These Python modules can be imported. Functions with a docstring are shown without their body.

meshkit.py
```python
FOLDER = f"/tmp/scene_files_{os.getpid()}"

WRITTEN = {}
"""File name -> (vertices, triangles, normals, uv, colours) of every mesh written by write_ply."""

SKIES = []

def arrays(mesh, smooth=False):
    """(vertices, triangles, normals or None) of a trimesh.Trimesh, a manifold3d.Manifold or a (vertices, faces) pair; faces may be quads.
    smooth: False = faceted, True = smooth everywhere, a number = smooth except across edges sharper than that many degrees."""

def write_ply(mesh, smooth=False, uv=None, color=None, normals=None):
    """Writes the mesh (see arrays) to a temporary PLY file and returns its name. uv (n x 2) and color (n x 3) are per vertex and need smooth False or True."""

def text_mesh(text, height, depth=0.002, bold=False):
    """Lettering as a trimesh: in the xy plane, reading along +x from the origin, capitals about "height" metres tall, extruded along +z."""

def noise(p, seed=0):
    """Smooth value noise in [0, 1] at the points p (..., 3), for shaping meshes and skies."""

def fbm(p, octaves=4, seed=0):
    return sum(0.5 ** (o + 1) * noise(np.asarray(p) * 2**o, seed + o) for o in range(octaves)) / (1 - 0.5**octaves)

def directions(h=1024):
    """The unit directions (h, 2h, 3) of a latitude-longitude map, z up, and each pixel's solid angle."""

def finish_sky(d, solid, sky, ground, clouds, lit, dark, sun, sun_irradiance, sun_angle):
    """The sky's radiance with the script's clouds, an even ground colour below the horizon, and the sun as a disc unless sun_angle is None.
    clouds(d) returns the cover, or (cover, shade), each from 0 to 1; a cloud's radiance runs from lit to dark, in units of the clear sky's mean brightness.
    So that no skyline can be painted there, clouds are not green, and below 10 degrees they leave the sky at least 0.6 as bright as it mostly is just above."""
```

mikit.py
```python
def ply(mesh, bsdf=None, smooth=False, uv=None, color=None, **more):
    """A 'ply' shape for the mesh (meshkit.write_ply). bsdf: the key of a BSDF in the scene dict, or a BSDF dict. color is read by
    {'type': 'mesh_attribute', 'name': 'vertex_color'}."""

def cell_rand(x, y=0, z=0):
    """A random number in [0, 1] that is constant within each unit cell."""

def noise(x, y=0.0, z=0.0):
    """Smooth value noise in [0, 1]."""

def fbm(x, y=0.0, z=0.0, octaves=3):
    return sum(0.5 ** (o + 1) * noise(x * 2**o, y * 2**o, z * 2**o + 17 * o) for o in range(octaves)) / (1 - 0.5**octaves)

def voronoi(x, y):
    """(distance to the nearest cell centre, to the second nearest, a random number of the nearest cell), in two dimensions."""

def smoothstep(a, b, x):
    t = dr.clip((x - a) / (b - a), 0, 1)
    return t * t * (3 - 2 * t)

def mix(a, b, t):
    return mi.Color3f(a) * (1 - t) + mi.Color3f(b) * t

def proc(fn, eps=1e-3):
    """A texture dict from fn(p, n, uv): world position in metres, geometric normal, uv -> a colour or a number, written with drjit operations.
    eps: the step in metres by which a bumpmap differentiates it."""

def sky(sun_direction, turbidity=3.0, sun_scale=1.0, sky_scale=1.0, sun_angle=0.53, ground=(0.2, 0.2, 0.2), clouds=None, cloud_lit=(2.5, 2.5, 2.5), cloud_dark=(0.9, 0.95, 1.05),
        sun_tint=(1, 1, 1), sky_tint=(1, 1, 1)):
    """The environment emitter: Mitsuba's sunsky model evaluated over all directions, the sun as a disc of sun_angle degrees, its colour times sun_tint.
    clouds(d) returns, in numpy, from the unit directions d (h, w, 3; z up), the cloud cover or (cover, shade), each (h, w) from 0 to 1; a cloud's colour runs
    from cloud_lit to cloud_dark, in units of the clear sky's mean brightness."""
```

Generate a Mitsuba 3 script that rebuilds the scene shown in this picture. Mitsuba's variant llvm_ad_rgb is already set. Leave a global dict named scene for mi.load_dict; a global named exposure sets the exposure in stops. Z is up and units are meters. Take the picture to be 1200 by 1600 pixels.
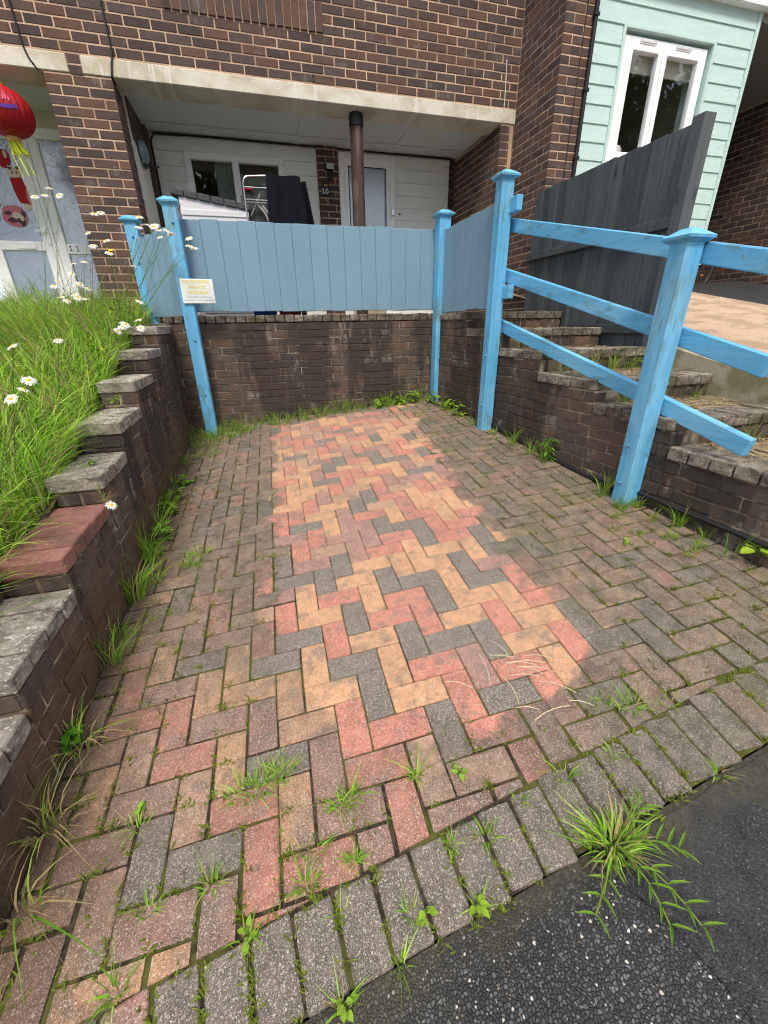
import math, random
import numpy as np, trimesh, shapely
import shapely.geometry as sg
import drjit as dr
import mitsuba as mi
import mikit, meshkit
from mikit import noise, fbm, voronoi, smoothstep, mix, cell_rand
T4 = mi.ScalarTransform4f
rng = np.random.default_rng(7)
scene, labels = {}, {}

# ------------------------------------------------------------------ camera, sky, exposure
EYE = np.array([0, 0, 1.357])
FWD, DOWN = np.array([0.24654, 0.87543, -0.41572]), np.array([-0.12882, -0.39643, -0.90893])
scene['camera'] = {'type': 'perspective', 'fov': 86.2, 'fov_axis': 'x', 'near_clip': 0.02, 'far_clip': 400.0,
                   'to_world': T4().look_at(origin=EYE.tolist(), target=(EYE + FWD).tolist(), up=(-DOWN).tolist())}


def clouds(d):
    z = np.maximum(d[..., 2:3], 0.08)
    q = d / z
    n = meshkit.fbm(np.stack([q[..., 0] * 0.9, q[..., 1] * 0.9, 0 * q[..., 0] + 3.3], -1), 5, 4)
    cover = np.clip((n - 0.30) / 0.22, 0, 1)
    return 0.45 + 0.55 * cover, 0.55 * np.clip((n - 0.45) / 0.4, 0, 1)


SUN = (-0.16, -0.62, 0.86)
scene['sky'] = mikit.sky(SUN, turbidity=3.0, sun_scale=0.30, sun_angle=16, clouds=clouds, ground=(0.12, 0.115, 0.10), sky_scale=.75, cloud_lit=(2.05, 2.14, 2.32), sun_tint=(.90, .97, 1.10))
exposure = 3.18

# ------------------------------------------------------------------ materials
GX, GY = 0.0906, 0.0760


def rgb(*c): return {'type': 'rgb', 'value': list(c)}


def gz(x, y): return GX * np.asarray(x) + GY * np.asarray(y)


def pick(r, cols):
    """colour number r*len(cols) of the list"""
    k = dr.floor(mi.Float(r) * len(cols) * 0.9999)
    out = mi.Color3f(*cols[0])
    for i, c in enumerate(cols[1:], 1):
        out = dr.select(k >= i - 0.01, mi.Color3f(*c), out)
    return out


def seg(x, pts):
    """piecewise linear function"""
    out = mi.Float(pts[0][1])
    for (a, fa), (b, fb) in zip(pts, pts[1:]):
        out += (fb - fa) * dr.clip((x - a) / (b - a), 0, 1)
    return out


PAVE = [(.47, .240, .122), (.42, .140, .098), (.128, .106, .093), (.36, .195, .125), (.28, .135, .11)]   # orange, red, charcoal, tan, brown red


def paver_colour(p, n, uv):
    x, y = p.x, p.y
    c = pick(uv.x, PAVE)
    big = fbm(x * 9, y * 9, 1.7, 3)
    fine = fbm(x * 90, y * 90, p.z * 90, 2)
    mid = fbm(x * 48, y * 48, 4.4, 2)
    c = c * (0.16 + 0.55 * big + 0.36 * fine + .78 * mid)
    c = mix(c, mi.Color3f(.10, .085, .08), 0.55 * smoothstep(.56, .78, fbm(x * 22 + 5, y * 22, uv.x * 40, 3)))
    # the patch where cars stand and where it has been scrubbed: grown-over pavers around it
    L = seg(y, [(0.75, .28), (1.0, .06), (1.3, -.06), (1.65, -.12), (2.0, -.02), (3.6, .03), (4.8, .09)])
    R = seg(y, [(0.8, .62), (0.9, 1.0), (1.05, 1.22), (1.45, 1.15), (2.4, 1.22), (3.6, 1.42), (4.8, 1.72)])
    w = 0.14 * (fbm(x * 6, y * 6, 8.2, 3) - .5) + .10 * (fbm(x * 38, y * 38, 2.1, 3) - .5) + .11 * (uv.y - .5)
    d = dr.minimum(x - L, R - x) + w
    d = dr.minimum(d, (y - seg(x, [(.1, .95), (.6, .83), (1.2, .80)])) + w)
    d = dr.minimum(d, 4.62 - y + w)
    clean = smoothstep(-.03, .03, d) * (1 - .16 * smoothstep(.52, .68, fbm(x * 17, y * 17, 3.3 + uv.y, 3)))
    # lichen and algae film, less of it in the near left corner
    near = smoothstep(1.9, .9, y + .9 * x + .4 * fbm(x * 3, y * 3, 4, 2))
    film = mix(mi.Color3f(.066, .053, .040), mi.Color3f(.130, .108, .083), smoothstep(.35, .65, fbm(x * 30, y * 30, 1, 3)))
    green = smoothstep(.5, .75, fbm(x * 5 + 3, y * 5, 2, 3)) * smoothstep(.5, 1.5, x)
    film = mix(film, mi.Color3f(.075, .080, .028), 0.7 * green)
    amount = (1 - clean) * dr.clip(0.84 - .42 * near + .5 * (fbm(x * 14, y * 14, 6, 3) - .5), 0, .93)
    c = mix(c, film, amount)
    # soil washed from the bank along the left wall
    soil = smoothstep(-.48, -.76, x + .35 * (fbm(x * 5, y * 5, 9, 3) - .5) + .12 * (fbm(x * 40, y * 40, 3, 2) - .5))
    c = mix(c, mi.Color3f(.088, .052, .032) * (.6 + .8 * fine), .85 * soil)
    # pale and dark stone chips in the concrete, three sizes of grit
    for sc, lim, rad, amt in ((52, .76, .15, .42), (85, .74, .27, .58), (135, .74, .36, .62), (250, .62, .42, .55), (420, .55, .5, .42)):
        f1, f2, r1 = voronoi(x * sc + 7 * uv.x + sc, y * sc + p.z * 120)
        soft = rad * (.55 + .7 * cell_rand(dr.floor(x * sc * 3), dr.floor(y * sc * 3), 5))
        chip = smoothstep(soft, soft * .55, f1) * smoothstep(lim, lim + .06, r1)
        c = mix(c, mix(mi.Color3f(.52, .41, .27), mi.Color3f(.58, .55, .50), r1 * r1 * r1), amt * chip * (1 - .6 * soil) * (1 - .5 * amount))
        dark = smoothstep(soft, soft * .5, f1) * smoothstep(.20, .12, r1)
        c = mix(c, mi.Color3f(.05, .045, .042), .55 * dark)
    return c


def paver_bump(p, n, uv):
    f1, f2, r1 = voronoi(p.x * 150 + 7 * uv.x, p.y * 150 + p.z * 120)
    return .5 * fbm(p.x * 120, p.y * 120, p.z * 120, 2) + .6 * smoothstep(.5, .2, f1) * r1


def brick_colour(p, n, uv):
    """uv.x: which firing; uv.y: 0 clean facing brick, about .4 grimy garden walls, .8 soil-stained left wall"""
    h = p.x + p.y
    c = pick(uv.x, [(.100, .062, .050), (.080, .053, .046), (.118, .068, .050), (.088, .062, .057), (.066, .047, .044)])
    grain = fbm(p.x * 120, p.y * 120, p.z * 120, 2)
    c = c * (.65 + .35 * fbm(h * 14, p.z * 22, p.x * 3, 3) + .40 * grain)
    bloom = smoothstep(.66, .80, fbm(h * 6, p.z * 9, 3, 3)) * smoothstep(.35, .6, fbm(h * 70, p.z * 20, 8, 2))
    c = mix(c, mi.Color3f(.20, .19, .19), .35 * bloom)
    old = smoothstep(.25, .3, uv.y)
    soil = smoothstep(.6, .65, uv.y)
    g = pick(uv.x, [(.108, .076, .058), (.090, .066, .053), (.120, .078, .057), (.098, .076, .063), (.080, .062, .052)])
    g = g * (.5 + .55 * fbm(h * 18, p.z * 25, 5, 3) + .4 * grain)
    soot = smoothstep(.40, .60, fbm(h * 4.4, p.z * .7, 4, 4) + .25 * (fbm(h * 34, p.z * 7, 2, 2) - .5))
    g = mix(g, mi.Color3f(.028, .024, .021), .70 * soot)
    pale = smoothstep(.62, .8, fbm(h * 8 + 9, p.z * 6, 7, 3)) * smoothstep(.42, .62, fbm(h * 60, p.z * 14, 1, 2))
    g = mix(g, mi.Color3f(.26, .24, .21), .42 * pale)
    earth = smoothstep(-.10, .16, .30 + .0906 * p.x + .076 * p.y - p.z + .30 * (fbm(h * 7, p.z * 7, 6, 3) - .5)) * soil
    g = mix(g, mi.Color3f(.100, .058, .031) * (.5 + grain), .82 * earth)
    return mix(c, g, old)


def brick_bump(p, n, uv):
    return fbm(p.x * 70, p.y * 70, p.z * 70, 3)


def mortar_colour(p, n, uv):
    g = .72 + .3 * fbm(p.x * 60, p.y * 60, p.z * 60, 2) + .26 * fbm(p.x * 6, p.y * 6, p.z * 9, 2)
    c = mi.Color3f(.50, .345, .245) * g * (.80 + .4 * smoothstep(.35, .65, fbm(p.x * 3, p.y * 3, p.z * 5, 3)))
    old = mix(mi.Color3f(.18, .135, .095), mi.Color3f(.36, .30, .22), smoothstep(.5, .72, fbm((p.x + p.y) * 9, p.z * 12, 2, 3))) * g
    old = mix(old, mi.Color3f(.035, .03, .026), .8 * smoothstep(.46, .66, fbm((p.x + p.y) * 4.4, p.z * .7, 4, 4) + .3 * (fbm((p.x + p.y) * 40, p.z * 9, 2, 2) - .5)))
    return mix(c, old, smoothstep(.25, .3, uv.y))


def concrete_colour(p, n, uv):
    """uv.y below .3: pale lintel; about .4: lichened copings and treads; .8: tan ramp; 1: mossy ramp edge"""
    grain = fbm(p.x * 110, p.y * 110, p.z * 110, 2)
    big = fbm(p.x * 4, p.y * 4, p.z * 6, 4)
    lint = mix(mi.Color3f(.64, .605, .52), mi.Color3f(.50, .44, .34), smoothstep(.35, .7, big))
    streak = smoothstep(.58, .72, fbm(p.x * 26, 3, p.z * 1.5, 3)) * smoothstep(.45, .6, fbm(p.x * 2.1, 7, 1, 2))
    lint = mix(lint, mi.Color3f(.70, .69, .66), .65 * streak) * (.85 + .3 * grain)
    cop = mix(mi.Color3f(.18, .158, .130), mi.Color3f(.26, .232, .195), smoothstep(.4, .62, fbm(p.x * 22, p.y * 22, p.z * 22, 3)))
    liche = smoothstep(.55, .62, fbm(p.x * 60, p.y * 60, p.z * 60, 3)) * smoothstep(.4, .6, fbm(p.x * 9 + 2, p.y * 9, p.z * 9, 2))
    cop = mix(cop, mi.Color3f(.40, .38, .34), .5 * liche)
    cop = mix(cop, mi.Color3f(.06, .054, .047), .55 * smoothstep(.52, .68, fbm(p.x * 24 + 7, p.y * 24, p.z * 34, 4)))
    speck = smoothstep(.66, .74, fbm(p.x * 120 + 3, p.y * 120, p.z * 120, 2))
    cop = mix(cop, mi.Color3f(.55, .54, .50), .7 * speck)
    cop = mix(cop, mi.Color3f(.09, .095, .035), .5 * smoothstep(.58, .75, fbm(p.x * 7 + 1, p.y * 7, p.z * 5, 3))) * (.7 + .55 * grain)
    cop = mix(cop, cop * mix(mi.Color3f(.50, .47, .43), mi.Color3f(.85, .82, .78), smoothstep(.45, .65, fbm(p.x * 5 + 2, p.y * 5, p.z * 9, 3))), smoothstep(.42, .44, uv.y))
    tan = mix(mi.Color3f(.37, .265, .19), mi.Color3f(.27, .19, .135), smoothstep(.38, .66, fbm(p.x * 5, p.y * 7, 1, 4))) * (.75 + .5 * grain)
    moss = mix(mi.Color3f(.36, .325, .24), mi.Color3f(.21, .20, .11), smoothstep(.4, .65, fbm(p.x * 8, p.y * 8, p.z * 8, 4))) * (.7 + .6 * grain)
    out = mix(lint, cop, smoothstep(.28, .3, uv.y))
    out = mix(out, tan, smoothstep(.6, .62, uv.y))
    return mix(out, moss, smoothstep(.9, .92, uv.y))


def red_colour(p, n, uv):
    g = fbm(p.x * 90, p.y * 90, p.z * 90, 2)
    c = mi.Color3f(.235, .108, .090) * (.6 + .45 * g + .35 * fbm(p.x * 14, p.y * 14, p.z * 14, 3))
    return mix(c, mi.Color3f(.10, .07, .045), .6 * smoothstep(.52, .7, fbm(p.x * 11 + 3, p.y * 11, p.z * 9, 3)))


def soil_colour(p, n, uv):
    g = fbm(p.x * 70, p.y * 70, p.z * 70, 3)
    c = mix(mi.Color3f(.030, .024, .018), mi.Color3f(.075, .058, .04), smoothstep(.35, .7, g))
    moss = smoothstep(.46, .60, fbm(p.x * 7, p.y * 7, 5, 4) + .10 * smoothstep(.4, 1.4, p.x))
    c = mix(c, mix(mi.Color3f(.045, .05, .014), mi.Color3f(.12, .13, .03), g), .8 * moss)
    dry = mix(mi.Color3f(.30, .235, .15), mi.Color3f(.10, .075, .05), smoothstep(.35, .6, fbm(p.x * 55, p.y * 22, 5, 3)))
    return mix(c, dry, smoothstep(.5, .55, uv.y))


def asphalt_colour(p, n, uv):
    f1, f2, r1 = voronoi(p.x * 125, p.y * 125)
    g1, g2, q1 = voronoi(p.x * 240 + 31, p.y * 240)
    edge = smoothstep(.03, .22, f2 - f1)
    grey = mi.Color3f(.98, 1.0, 1.07) * (.012 + .085 * r1 * r1 * r1 + .018 * q1)
    c = mix(mi.Color3f(.009, .009, .010), grey, edge)
    tt = .24 + .5 * cell_rand(dr.floor(r1 * 65536), 3, 1)
    pale = smoothstep(tt, tt * .7, f1) * edge * smoothstep(.972, .978, r1)
    c = mix(c, mix(mi.Color3f(.40, .33, .27), mi.Color3f(.60, .58, .54), cell_rand(dr.floor(r1 * 65536), 7, 2)), pale)
    c = mix(c, mi.Color3f(.34, .28, .20), .8 * smoothstep(.45, .25, g1) * smoothstep(.955, .965, q1))
    c = c * (.75 + .5 * fbm(p.x * 5, p.y * 5, 2, 3))
    patch = mi.Color3f(.032, .033, .036) * (.15 + 1.2 * q1 * q1 * smoothstep(.0, .3, g2 - g1) + .6 * fbm(p.x * 14, p.y * 14, 4, 3))
    patch = mix(patch, mi.Color3f(.24, .23, .20), .7 * smoothstep(.38, .2, g1) * smoothstep(.97, .98, q1))
    wob = smoothstep(.5, .55, uv.y)
    c = mix(c, patch, wob)
    edge_ = smoothstep(.12, 0., .388 + .081 * p.x - p.y + .16 * (fbm(p.x * 14, p.y * 14, 3, 3) - .5))
    return mix(c, mi.Color3f(.055, .048, .026) * (.5 + r1), .75 * edge_ * smoothstep(-2, -1.5, p.x) * smoothstep(3., 2.6, p.x))


def asphalt_bump(p, n, uv):
    f1, f2, r1 = voronoi(p.x * 125, p.y * 125)
    return smoothstep(.0, .3, f2 - f1) * (.35 + .65 * r1) * (1 - .35 * smoothstep(.5, .55, uv.y)) + .2 * fbm(p.x * 200, p.y * 200, 1, 2)


def blue_colour(p, n, uv):
    """weathered gloss paint: grain along the length, scuffs, bare spots"""
    along, across = mix3(p, uv)
    g = fbm(across * 95, along * 5, uv.x * 30, 3)
    c = mi.Color3f(.110, .385, .635) * (.80 + .36 * g)
    c = mix(c, mi.Color3f(.20, .48, .68), .6 * smoothstep(.5, .72, fbm(across * 14, along * 3, uv.x * 9, 3)))
    dirt = smoothstep(.58, .72, fbm(across * 26, along * 9, uv.x * 17 + 4, 4))
    c = mix(c, mi.Color3f(.10, .20, .22), .55 * dirt)
    c = mix(c, mi.Color3f(.15, .25, .25), .75 * smoothstep(.56, .7, fbm(p.x * 5 + 3, p.y * 4, p.z * 4, 4)) * smoothstep(.4, .6, g))
    crack = smoothstep(.47, .5, fbm(across * 60, along * 1.6, uv.x * 11, 2)) * smoothstep(.53, .5, fbm(across * 60, along * 1.6, uv.x * 11, 2))
    c = mix(c, mi.Color3f(.04, .13, .20), .22 * crack)
    spot = smoothstep(.74, .80, fbm(across * 50, along * 40, uv.x * 5, 3))
    c = mix(c, mi.Color3f(.20, .16, .11), .8 * spot)
    green = smoothstep(.55, .7, fbm(p.x * 8, p.y * 8, p.z * 8, 3)) * smoothstep(.97, 1., uv.y)
    return mix(c, mi.Color3f(.10, .30, .33), .6 * green)


def mix3(p, uv):
    """length and width coordinates of a timber: uv.y below .5 upright, above it lying along y"""
    up = uv.y < .5
    return dr.select(up, p.z, p.y), dr.select(up, p.x + p.y, p.z + .3 * p.x)


def board_colour(p, n, uv):
    """uv.y: 0 slate blue paint, .4 dark grey stain, .8 dark brown post"""
    s = p.x + p.y
    g = fbm(s * 110 + 50 * uv.x, p.z * 3, uv.x * 31, 3)
    blue = mi.Color3f(.165, .278, .370) * (.93 + .09 * g + .06 * fbm(s * 4, p.z * 3, uv.x * 9, 2)) * (.97 + .06 * uv.x)
    knot = smoothstep(.70, .80, fbm(s * 22, p.z * 6, uv.x * 13, 3))
    grey = mi.Color3f(.072, .087, .098) * (.45 + .85 * g) * (.75 + .55 * uv.x)
    grey = mix(grey, mi.Color3f(.11, .115, .118), .45 * smoothstep(.5, .75, fbm(s * 7, p.z * 1.2, uv.x * 7, 3)))
    grey = mix(grey, mi.Color3f(.018, .02, .022), .7 * knot)
    brown = mix(mi.Color3f(.055, .032, .027), mi.Color3f(.105, .068, .058), smoothstep(.45, .7, fbm(s * 60, p.z * 4, 2, 3))) * (.7 + .5 * g)
    return mix(mix(blue, grey, smoothstep(.25, .3, uv.y)), brown, smoothstep(.6, .65, uv.y))


def board_bump(p, n, uv):
    s = p.x + p.y
    return fbm(s * 150 + 50 * uv.x, p.z * 4, uv.x * 31, 2)


def clad_colour(p, n, uv):
    """uv.y: 0 mint boards, .4 white porch cladding"""
    g = fbm(p.x * 3.5 + 9 * uv.x, p.z * 60, uv.x * 20, 3)
    mint = mi.Color3f(.49, .655, .625) * (.93 + .12 * g)
    white = mi.Color3f(.82, .845, .81) * (.93 + .1 * fbm(p.x * 2, p.z * 3, 1, 3))
    return mix(mint, white, smoothstep(.25, .3, uv.y))


def clad_bump(p, n, uv):
    q = fbm(p.x * 4.5 + 9 * uv.x, p.z * 16, uv.x * 20, 2)
    return .5 + .5 * dr.sin(40 * q + p.z * 60)


def glass_bump(p, n, uv):
    return dr.abs(fbm(p.x * 60, p.z * 60, uv.x * 9, 2) - .5) * 2


def bump(kind, tex, scale, eps=1e-3): return {'type': 'bumpmap', 'arbitrary': mikit.proc(tex, eps), 'scale': scale, 'bsdf': kind}


def prin(col, rough=.7, spec=.4, **k):
    return {'type': 'principled', 'base_color': col if isinstance(col, dict) else rgb(*col), 'roughness': rough, 'specular': spec, **k}


def two(b): return {'type': 'twosided', 'bsdf': b}


M = {
    'm_paver': bump(prin(mikit.proc(paver_colour), .75, .35), paver_bump, .0016),
    'm_brick': bump(prin(mikit.proc(brick_colour), .85, .25), brick_bump, .0022, 2e-3),
    'm_mortar': {'type': 'diffuse', 'reflectance': mikit.proc(mortar_colour)},
    'm_concrete': bump(prin(mikit.proc(concrete_colour), .9, .2), brick_bump, .0018, 2e-3),
    'm_soil': {'type': 'diffuse', 'reflectance': mikit.proc(soil_colour)},
    'm_asphalt': bump(prin(mikit.proc(asphalt_colour), .6, .45), asphalt_bump, .0035),
    'm_blue': bump(prin(mikit.proc(blue_colour), .42, .5), board_bump, .0008, 2e-3),
    'm_board': bump(prin(mikit.proc(board_colour), .6, .35), board_bump, .0008, 2e-3),
    'm_clad': bump(prin(mikit.proc(clad_colour), .55, .4), clad_bump, .0009, 2e-3),
    'm_upvc': prin((.86, .875, .88), .3, .5),
    'm_soffit': prin((.60, .63, .64), .6, .3),
    'm_grey_soffit': prin((.30, .29, .27), .8, .2),
    'm_cream': prin((.62, .61, .52), .7, .3),
    'm_black': prin((.014, .014, .016), .45, .4),
    'm_rubber': prin((.018, .018, .018), .55, .4),
    'm_dark_room': two({'type': 'diffuse', 'reflectance': rgb(.34, .30, .26)}),
    'm_curtain': two({'type': 'diffuse', 'reflectance': rgb(.30, .36, .33)}),
    'm_glass': {'type': 'thindielectric', 'int_ior': 1.6},
    'm_frosted': bump({'type': 'principled', 'base_color': rgb(.13, .185, .26), 'roughness': .12, 'eta': 3.1}, glass_bump, .0020, 2e-3),
    'm_bolt': prin((.09, .25, .40), .35, .5),
    'm_steel': prin((.55, .56, .58), .25, .5, metallic=.9),
    'm_cloth': two({'type': 'diffuse', 'reflectance': rgb(.011, .012, .017)}),
    'm_fabric': two(prin((.055, .058, .062), .9, .3)),
    'm_redcloth': two(prin((.42, .02, .025), .8, .3)),
    'm_pinkcling': prin((.55, .16, .20), .5, .4),
    'm_darkcling': prin((.06, .02, .03), .5, .4),
    'm_cream_cling': prin((.66, .56, .44), .5, .4),
    'm_lantern': two(prin((.36, .006, .012), .45, .4)),
    'm_purple': two(prin((.12, .03, .30), .5, .4)),
    'm_pinkmark': two(prin((.75, .10, .25), .5, .4)),
    'm_tassel': two(prin((.62, .68, .04), .6, .3)),
    'm_gold': prin((.45, .25, .05), .4, .5),
    'm_signwhite': prin((.74, .78, .74), .4, .5),
    'm_signyellow': prin((.72, .55, .10), .5, .4),
    'm_signblue': prin((.10, .24, .34), .5, .4),
    'm_tile': prin((.062, .060, .066), .7, .3),
    'm_shedwhite': prin((.62, .61, .64), .5, .4),
    'm_lampglass': prin((.16, .24, .28), .2, .5),
    'm_lampface': prin((.5, .55, .5), .3, .5),
    'm_petal': {'type': 'principledthin', 'base_color': rgb(.82, .82, .80), 'roughness': .6, 'diff_trans': .6, 'spec_trans': 0.0},
    'm_disc': prin((.75, .48, .02), .8, .3),
    'm_yellowflower': two(prin((.80, .62, .01), .7, .3)),
    'm_leaf': {'type': 'principledthin', 'base_color': {'type': 'mesh_attribute', 'name': 'vertex_color'}, 'roughness': .5, 'diff_trans': .7, 'spec_trans': 0.0},
    'm_bark': two({'type': 'diffuse', 'reflectance': rgb(.07, .05, .035)}),
    'm_bluebin': prin((.02, .07, .30), .5, .4),
    'm_redbin': prin((.30, .02, .02), .5, .4),
    'm_orange': prin((.6, .16, .03), .4, .5),
    'm_redbrick': bump(prin(mikit.proc(red_colour), .85, .25), brick_bump, .0022, 2e-3),
    'm_straw': prin((.62, .54, .36), .6, .3),
    'm_wire': prin((.62, .60, .54), .5, .4),
}
scene.update({k: two(b) if b['type'] in ('principled', 'bumpmap', 'diffuse') else b for k, b in M.items()})

# ------------------------------------------------------------------ helpers
used = {}


def numbered(base):
    k = used.get(base, 0)
    used[base] = k + 1
    return base if k == 0 else f'{base}_{k:03d}'


def tag(key, label=None, cat=None, group=None, kind=None):
    e = {}
    for a, b in (('label', label), ('category', cat), ('group', group), ('kind', kind)):
        if b: e[a] = b
    labels[key] = e
    return key


def put(name, mesh, mat, parent=None, smooth=False, uv=None, color=None, **kw):
    key = numbered((parent + '__' if parent else '') + name)
    if uv is not None and not isinstance(uv, np.ndarray):
        v, f, _ = meshkit.arrays(mesh)
        uv = np.tile(np.asarray(uv, float), (len(v), 1))
        smooth = smooth if smooth in (True, False) else False
        mesh = (v, f)
    scene[key] = mikit.ply(mesh, mat, smooth, uv=uv, color=color, **kw)
    return key


def thing(name, label, cat, group=None):
    return tag(numbered(name), label, cat, group)


_t = trimesh.convex.convex_hull(np.array([[sx * (1 - .1 * (a != 0)), sy * (1 - .1 * (a != 1)), sz * (1 - .1 * (a != 2))] for sx in (-1, 1) for sy in (-1, 1) for sz in (-1, 1) for a in range(3)]))
CV = np.array(_t.vertices)
CF = np.array(_t.faces)
CSIGN, CIN = np.sign(CV), np.abs(CV) < .95


def cbox(lo, hi, b=.004, jit=0.0, r=rng):
    lo, hi = np.asarray(lo, float), np.asarray(hi, float)
    c, h = (lo + hi) / 2, (hi - lo) / 2
    b = np.minimum(b, h * .45)
    v = c + CSIGN * (h - CIN * b)
    if jit: v = v + r.normal(0, jit, v.shape)
    return v, CF


def at(vf, O, U=(1, 0, 0), V=(0, 1, 0), W=(0, 0, 1)):
    v, f = vf if isinstance(vf, tuple) else (np.array(vf.vertices), np.array(vf.faces))
    A = np.array([U, V, W], float)
    if np.linalg.det(A) < 0: f = f[:, ::-1]
    return np.asarray(O, float) + v @ A, f


def join(parts):
    vs, fs, n = [], [], 0
    for v, f in parts:
        f = np.asarray(f)
        if f.shape[1] == 4: f = np.vstack([f[:, [0, 1, 2]], f[:, [0, 2, 3]]])
        vs.append(v); fs.append(f + n); n += len(v)
    return np.vstack(vs), np.vstack(fs)


def juv(parts, uvs): return np.vstack([np.tile(u, (len(p[0]), 1)) for p, u in zip(parts, uvs)])


def tube(pts, r, sides=6):
    p = np.asarray(pts, float)
    r = np.broadcast_to(np.asarray(r, float), (len(p),))
    t = np.gradient(p, axis=0)
    t /= np.linalg.norm(t, axis=1, keepdims=True)
    ref = np.eye(3)[np.argmin(np.abs(t[0]))]
    a = np.zeros_like(t)
    for i in range(len(t)):
        a[i] = (ref if i == 0 else a[i - 1]) - ((ref if i == 0 else a[i - 1]) @ t[i]) * t[i]
        a[i] /= np.linalg.norm(a[i])
    b = np.cross(t, a)
    an = np.arange(sides) * 2 * np.pi / sides
    v = p[:, None] + r[:, None, None] * (np.cos(an)[None, :, None] * a[:, None] + np.sin(an)[None, :, None] * b[:, None])
    f = []
    for i in range(len(p) - 1):
        for j in range(sides):
            k = (j + 1) % sides
            f += [[i * sides + j, i * sides + k, (i + 1) * sides + k], [i * sides + j, (i + 1) * sides + k, (i + 1) * sides + j]]
    n = len(p) * sides
    v = np.vstack([v.reshape(-1, 3), p[0], p[-1]])
    for j in range(sides):
        k = (j + 1) % sides
        f += [[n, k, j], [n + 1, (len(p) - 1) * sides + j, (len(p) - 1) * sides + k]]
    return v, np.array(f)


def lathe(prof, n=24, axis_fn=None):
    """profile of (radius, z) turned about z"""
    prof = np.asarray(prof, float)
    a = np.arange(n) * 2 * np.pi / n
    v = np.stack([prof[:, None, 0] * np.cos(a), prof[:, None, 0] * np.sin(a), np.broadcast_to(prof[:, None, 1], (len(prof), n))], -1).reshape(-1, 3)
    f = []
    for i in range(len(prof) - 1):
        for j in range(n):
            k = (j + 1) % n
            f += [[i * n + j, i * n + k, (i + 1) * n + k], [i * n + j, (i + 1) * n + k, (i + 1) * n + j]]
    return v, np.array(f)


def prism(poly, z0, z1):
    m = trimesh.creation.extrude_polygon(poly, z1 - z0, engine='earcut')
    v = np.array(m.vertices); v[:, 2] += z0
    return v, np.array(m.faces)


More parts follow.
